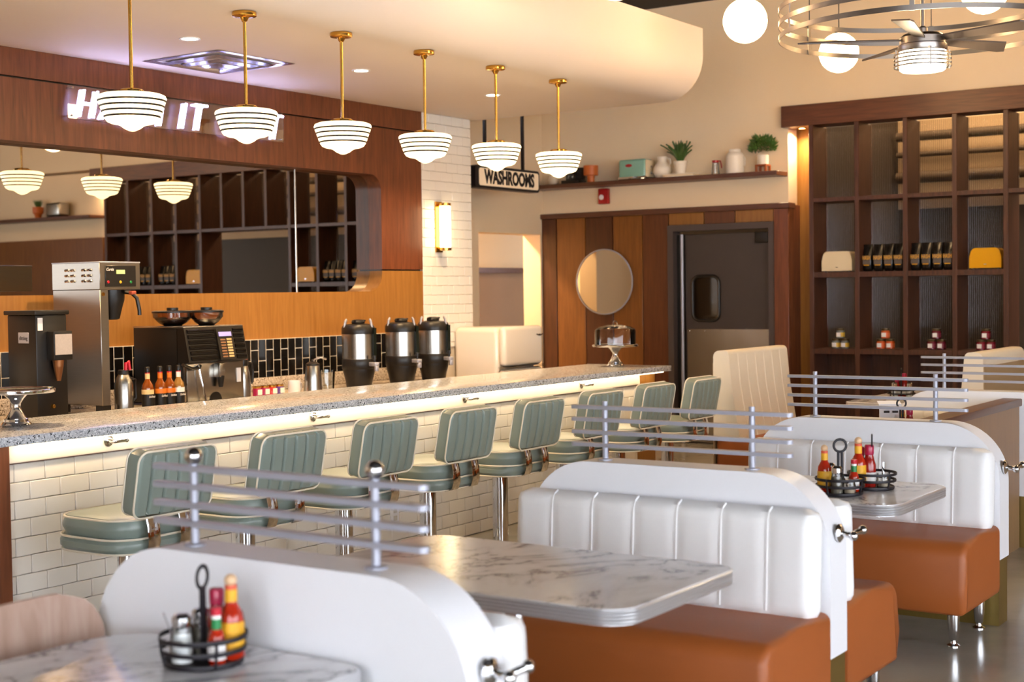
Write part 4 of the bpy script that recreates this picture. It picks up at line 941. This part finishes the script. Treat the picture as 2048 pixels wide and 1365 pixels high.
# retro fridge
fg = thing('retro_fridge', 'white retro fridge with rounded corners at the bar end', 'fridge', (9.61, 6.60, 0))
enamel = mat('cream_enamel', '#ece3d6', .18, var=.02)
MB().rbox(0, .57, .075, .53, .04, 1.185, .05, 5).build('body', enamel, fg)
dr = MB().rbox(-.004, .574, .0, .07, .86, 1.19, .045, 5).build('freezer_door', enamel, fg); MB().rbox(-.004, .574, .0, .07, .05, .84, .045, 5).build('fridge_door', enamel, fg)
for z in (.845, .857): MB().rbox(-.008, .578, -.004, .072, z-.003, z+.003, .002, 1).build('chrome_strip', chrome, fg)
MB().tube([(.47, -.004, 1.115), (.515, -.006, 1.105), (.56, -.004, 1.115)], .005, 6).build('wing_emblem', mat('dark_chrome', '#4b403a', .25, .9), dr)
MB().sphere((.515, -.005, 1.113), .006, 8, 6).build('emblem_stud', MATS['dark_chrome'], dr)
for x in (.05, .52):
    for y in (.12, .48): MB().cyl((x, y, 0), (x, y, .045), .02, n=10).build('foot', black_p, fg)

# ================================================================ CAKE STANDS
def cake_stand(loc, label, dome, s=1.):
    t = thing('cake_stand', label, 'cake stand', loc, 0, 'polished metal cake stands')
    MB().lathe([(.064, 0), (.066, .006), (.062, .014), (.054, .02), (.052, .03), (.044, .036), (.03, .06), (.02, .085), (.022, .10), (.035, .12), (.055, .142), (.06, .15)], 32).build('pedestal', chrome, t)
    MB().lathe([(0, .148), (.15*s, .15), (.168*s, .146), (.170*s, .150), (.170*s, .162), (.166*s, .164), (.158*s, .160), (0, .160)], 48).build('plate', chrome, t)
    if dome:
        d = MB().lathe([(.152, .161), (.152, .262), (.148, .275), (.12, .292), (.05, .308), (0, .310)], 48).build('glass_dome', dome_glass, t)
        MB().tube([(-.035, 0, .308), (-.028, 0, .328), (0, 0, .336), (.028, 0, .328), (.035, 0, .308)], .005, 8).build('dome_handle', chrome, d)
    return t
cake_stand((3.955, 5.345, .915), 'empty polished cake stand at the left end of the counter', False)
cake_stand((9.135, 5.285, .915), 'domed cake stand at the far end of the counter', True)
# glass tumbler by the near stand
tb = thing('glass_tumbler', 'clear tumbler behind the cake stand at the left edge', 'glass', (3.86, 5.50, .915)); MB().lathe([(.03, 0), (.033, .003), (.037, .10), (.035, .10), (.031, .006), (0, .005)], 20).build('glass', jar_glass, tb)

# ================================================================ SHELF ITEMS
def toaster(loc, label, m, L=.28, hgt=.185, D=.17):
    t = thing('toaster', label, 'toaster', loc, 0, 'toasters in the cubbies')
    pr = [(-L/2, .012), (-L/2, .10)]+arc(-L/2+.055, hgt-.045, .045, 170, 90, 5)+arc(L/2-.055, hgt-.045, .045, 90, 10, 5)+[(L/2, .10), (L/2, .012)]
    MB().prism(pr, -D/2, D/2, 'x').build('shell', m, t, ang=40)
    for x in (-.03, .03): MB().box(x-.012, x+.012, -L/2+.06, L/2-.06, hgt-.004, hgt+.001).build('slot', black_p, t)
    for x in (-D/2+.02, D/2-.02):
        for y in (-L/2+.03, L/2-.03): MB().lathe([(.01, 0), (.01, .013)], 10, (x, y, 0)).build('foot', black_p, t)
    MB().rbox(-.02, .02, -L/2-.02, -L/2, .09, .11, .004).build('lever', chrome, t)
    MB().box(-D/2-.001, -D/2, -.012, .012, .04, .046).build('badge', chrome, t)
    return t
cream_g = mat('cream_gloss', '#e6d3ae', .28, var=.02, spec=.3); yel_g = mat('yellow_gloss', '#e0a010', .3, var=.04, spec=.25)
toaster((12.22, 4.735, 1.6125), 'cream toaster in the left cubby', cream_g)
toaster((12.22, 3.43, 1.6125), 'yellow toaster in the fourth cubby', yel_g, .265, .18)
toaster((12.22, mir(3.43), 1.6125), 'yellow toaster seen in the mirror only', yel_g, .265, .18)
toaster((12.22, mir(4.735), 1.6125), 'cream toaster right of the picture', cream_g)
foil = mat('black_foil_bag', '#0e0d0e', .22, var=.3, scale=30)
bag_lab = mat('yellow_band', '#d79a1c', .5); bag_gr = mat('grey_band', '#5a5048', .6)
def bag(loc, label):
    t = thing('coffee_bag', label, 'coffee bag', loc, random.uniform(-.06, .06), 'black coffee bags in the cubbies')
    V = []; F = []; prof = [(0, .038, .03), (.02, .044, .042), (.10, .044, .044), (.17, .043, .03), (.205, .044, .012), (.24, .045, .003)]
    for (z, hy, hx) in prof:
        for k in range(12):
            a = 2*PI*k/12; c, s_ = math.cos(a), math.sin(a)
            V.append((hx*math.copysign(abs(c)**.6, c)+.002*math.sin(7*z*60+k), hy*math.copysign(abs(s_)**.5, s_), z))
    for j in range(len(prof)-1):
        for k in range(12): F.append((j*12+k, j*12+(k+1) % 12, (j+1)*12+(k+1) % 12, (j+1)*12+k))
    F += [tuple(range(11, -1, -1)), tuple(60+k for k in range(12))]
    MB().add(V, F).build('pouch', foil, t, ang=50)
    MB().box(-.0468, -.0455, -.034, .034, .098, .138).build('name_band', bag_gr, t)
    textmesh('HASH', .050, bag_lab, 'lettering', t, (-.0472, 0, .119), (PI/2, 0, -PI/2), .0005, .60, .0008)
    MB().box(-.0468, -.0455, -.034, .034, .062, .096).build('label', bag_gr, t)
    MB().box(-.0472, -.0465, -.026, .026, .052, .060).build('gold_line', bag_lab, t)
    return t
bw_ = ['leftmost', 'second', 'third', 'rightmost']
b0 = None
for i, y in enumerate((4.455, 4.358, 4.262, 4.172)):
    b0 = bag((12.17, y, 1.6125), 'black coffee bag, %s in the second cubby' % bw_[i])
for i, y in enumerate((4.025, 3.93, 3.835, 3.742)): bag((12.17, y, 1.6125), 'black coffee bag, %s in the third cubby' % bw_[i])
for i, y in enumerate((4.44, 4.33, 4.23, 4.0, 3.9, 3.8)): bag((12.17, mir(y), 1.6125), 'black coffee bag right of the picture, number %s along' % ['one', 'two', 'three', 'four', 'five', 'six'][i])
jarc = [('first', 4.725, '#d9b03a', '#6f746f'), ('second', 4.31, '#d9622a', '#c95a2a'), ('third', 3.86, '#7a2233', '#6b1f2d'), ('fourth', 3.44, '#8a1f2c', '#7c1b28')]
for (w_, y, c1_, c2_) in jarc:
    for (dy, dz, pos) in ((.042, 0, 'lower left'), (-.042, 0, 'lower right'), (0, .092, 'top')):
        t = thing('preserve_jar', 'small preserve jar, %s of the stack in the %s cubby' % (pos, w_), 'jar', (12.19, y+dy, .9305+dz), 0, 'preserve jars stacked in the lower cubbies')
        MB().lathe([(.034, 0), (.038, .004), (.038, .062), (.034, .070)], 20).build('glass_body', mat('preserve_'+w_, c2_, .2), t)
        MB().lathe([(.0386, .012), (.0386, .05)], 20).build('label_wrap', mat('preserve_label_'+w_, c1_, .5, var=.2, scale=30), t)
        MB().box(-.040, -.0375, -.016, .022, .014, .05).build('label', white_l, t)
        MB().lathe([(.036, .069), (.038, .072), (.038, .087), (0, .088)], 20).build('lid', mat('jar_lid', '#5c4a2c', .35, .5), t)
# wall shelf objects (left to right)
ZS = 2.535; XI = 12.05
bd = thing('black_coffee_pot', 'black coffee maker on the wall shelf behind the last pendant', 'coffee maker', (XI, 7.43, ZS))
MB().rbox(-.07, .07, -.11, .10, 0, .035, .006).build('base', black_p, bd); MB().rbox(0.0, .07, -.10, .09, .03, .16, .008).build('back', black_p, bd); MB().lathe([(.04, .036), (.05, .06), (.045, .10), (.035, .115)], 18, (-.02, 0, 0)).build('jug', jar_glass, bd)
sb = thing('cream_bowl', 'small cream jar at the left end of the wall shelf', 'jar', (XI, 7.66, ZS)); MB().lathe([(.03, 0), (.05, .02), (.055, .06), (.04, .10), (.03, .105), (0, .105)], 24).build('body', mat('cream_ceramic', '#d9c4a8', .4), sb)
og = thing('orange_pot', 'orange footed ceramic pot on the wall shelf', 'pot', (XI, 7.225, ZS))
MB().lathe([(.038, 0), (.036, .03), (.04, .07), (.07, .075), (.072, .085), (.072, .17), (.066, .17), (.064, .09), (0, .088)], 30).build('body', mat('terracotta_orange', '#c9682a', .5), og)
gt = thing('mint_toaster', 'mint green retro toaster with red badge on the wall shelf', 'toaster', (XI, 6.72, ZS))
mint = mat('mint_enamel', '#86b3a0', .25); MB().rbox(-.09, .09, -.15, .145, .012, .195, .025, 4).build('shell', mint, gt); MB().rbox(-.092, .092, -.152, .147, .0, .03, .006).build('base', chrome, gt)
MB().rbox(-.085, .085, -.163, -.148, .02, .185, .01).build('end_plate', cream_g, gt); MB().lathe([(0, 0), (.03, 0), (.026, .004), (0, .004)], 18, M=Matrix.Translation((-.09, .03, .135)) @ Matrix.Rotation(-PI/2, 4, 'Y') @ Matrix.Diagonal((.5, 1.25, 1, 1))).build('badge', red_p, gt)
for z in (.06, .12): MB().sphere((0, -.168, z), .012, 10, 8).build('dial', chrome, gt)
wv = thing('white_pitcher', 'round white ceramic pitcher beside the mint toaster', 'pitcher', (XI, 6.435, ZS))
wc = mat('white_ceramic', '#ebdfce', .35); MB().lathe([(.05, 0), (.075, .03), (.088, .07), (.08, .11), (.05, .145), (.042, .165), (.048, .205), (.045, .205), (.038, .165), (0, .16)], 32).build('body', wc, wv)
MB().tube([(0, -.045, .195), (0, -.085, .18), (0, -.09, .14), (0, -.07, .11)], .007, 8).build('handle', wc, wv)
wb = thing('white_book', 'pale book lying under the potted agave', 'book', (12.03, 6.21, ZS)); MB().rbox(-.09, .09, -.16, .17, 0, .006, .002, 1).build('cover', wc, wb); MB().rbox(-.09, .09, -.16, .17, .024, .030, .002, 1).build('cover', wc, wb); MB().box(-.085, .085, -.155, .165, .006, .024).build('pages', mat('paper_cream', '#e3cfae', .8), wb)
ag = thing('potted_agave', 'spiky green agave in a white pot on the wall shelf', 'plant', (12.0, 6.215, ZS+.031))
MB().lathe([(.042, 0), (.045, .003), (.058, .085), (.064, .088), (.064, .115), (.058, .115), (.055, .095), (0, .095)], 28).build('pot', wc, ag)
leafm = mat('agave_green', '#3d5c2c', .45, var=.25, scale=20)
for k in range(34):
    a = k*2.4; tilt = (.12+.80*(k/34)**.9)*(.45 if math.cos(a) > .3 else 1); L = .215-.03*(k % 3)+.03*(k > 24); m = MB(); V = []; F = []
    for j in range(6):
        f = j/5; wd = .027*(1-f**2)*(1 if f > 0 else .8)+.0005; rr = .012+L*f*math.sin(tilt*(.5+.5*f)); zz = .10+L*f*math.cos(tilt*(.5+.5*f))
        V += [(rr, -wd, zz+.004), (rr+.006, 0, zz-.006), (rr, wd, zz+.004), (rr-.004, 0, zz+.001)]
    for j in range(5):
        for q in range(4): F.append((j*4+q, j*4+(q+1) % 4, j*4+4+(q+1) % 4, j*4+4+q))
    m.add(V, F).build('leaf', leafm, ag, rot=(0, 0, a))
sd = thing('syrup_dispenser', 'glass syrup dispenser with red lid on the wall shelf', 'dispenser', (XI, 5.876, ZS))
MB().lathe([(.036, 0), (.038, .003), (.028, .11), (.028, .118)], 22).build('glass_body', jar_glass, sd); MB().lathe([(.031, .116), (.031, .136), (0, .138)], 20).build('lid', red_p, sd); MB().tube([(0, -.028, .13), (0, -.05, .128), (0, -.06, .09), (0, -.063, .06)], .006, 8).build('handle', red_p, sd)
cn = thing('white_canister', 'ribbed white ceramic canister on the wall shelf', 'canister', (XI, 5.678, ZS))
cp_ = [(.078, 0), (.084, .006)]+[(.084+(.0015 if i % 2 else -.0015), .02+.009*i) for i in range(16)]+[(.08, .175), (.066, .195), (.055, .20), (.055, .222), (.05, .226), (0, .226)]
MB().lathe(cp_, 32).build('body', wc, cn); MB().tube([(0, -.082, .16), (0, -.10, .14), (0, -.10, .08), (0, -.083, .06)], .006, 8).build('handle', wc, cn)
bp_ = thing('potted_shrub', 'bushy green plant in a white pot on a wooden stand', 'plant', (XI, 5.40, ZS))
tan = mat('teak_stand', '#9a4f22', .5)
MB().rbox(-.055, .055, -.055, .055, .055, .068, .003).build('stand_top', tan, bp_)
for sx in (-1, 1):
    for sy in (-1, 1): MB().rbox(sx*.045-.01, sx*.045+.01, sy*.045-.01, sy*.045+.01, 0, .06, .003).build('stand_leg', tan, bp_)
MB().lathe([(.046, .068), (.052, .072), (.052, .155), (.048, .155), (.046, .14), (0, .14)], 26).build('pot', wc, bp_)
m = MB(); random.seed(3)
for k in range(620):
    th = random.uniform(0, 2*PI); ph = random.uniform(-.25, 1.0); r = random.uniform(.35, 1)**.6*.125; c = Vector((r*math.cos(th)*math.sqrt(max(0, 1-ph*ph*.8)), r*math.sin(th)*math.sqrt(max(0, 1-ph*ph*.8)), .215+ph*r*.95))
    d = (c-Vector((0, 0, .16))).normalized(); s1 = d.orthogonal().normalized(); s1.rotate(Matrix.Rotation(random.uniform(0, 6), 3, d)); L = random.uniform(.024, .042)
    m.add([c-s1*.009, c+d*L*.45, c+s1*.009, c+d*L], [(0, 1, 2), (0, 3, 1), (1, 3, 2)])
fo = m.build('foliage', mat('shrub_green', '#46692a', .5, var=.4, scale=30), bp_, smooth=False); fo['kind'] = 'stuff'
# mirrored shelf end on the right (seen only in the bar mirror)
tag(MB().rbox(12.05, 12.30, -3.0, -.18, 2.495, 2.535, .004, 1).build('wall_shelf', wood_cap), 'walnut wall shelf seen in the bar mirror', 'shelf')
t2 = thing('steel_toaster', 'steel toaster on the shelf seen in the bar mirror', 'toaster', (12.17, -.95, ZS)); MB().rbox(-.09, .09, -.14, .14, .01, .19, .03, 4).build('shell', steel, t2); MB().box(-.08, .08, -.13, .13, 0, .012).build('base', black_p, t2)
t3 = thing('orange_planter', 'orange planter with small plant seen in the bar mirror', 'plant', (12.17, -1.35, ZS)); MB().lathe([(.04, 0), (.05, .05), (.07, .07), (.072, .15), (.06, .15), (0, .13)], 24).build('pot', MATS['terracotta_orange'], t3)
m = MB()
for k in range(60):
    a = k*2.4; m.tube([(.01*math.cos(a), .01*math.sin(a), .13), ((.02+.0006*k)*math.cos(a), (.02+.0006*k)*math.sin(a), .18+.06*random.random()), ((.03+.0008*k)*math.cos(a), (.03+.0008*k)*math.sin(a), .22+.04*random.random())], [.004, .003, .0005], 4)
m.build('foliage', MATS['shrub_green'], t3)
struct(MB().rbox(12.25, 12.31, -6, -.17, 0, 2.25, .004, 1).build('wall_panelling_right', PW['m']), 'wood panelling right of the shelf, seen in the mirror', 'wall')
# ================================================================ hall lamp, and lights added behind the fluted panes
area('hall_lamp', (11.4, 8.9, 2.88), .3, .3, 60, (1, .74, .45))
area('pane_backlight', (14.2, 3.3, 4.0), .9, 4.0, 85, (1, .74, .45))  # added light behind the shelf, brightens the fluted panes
area('pane_backlight_far', (13.9, -2.0, 4.0), 1.2, 3.0, 20, (1, .74, .45))  # second added light, behind the right part of the shelf
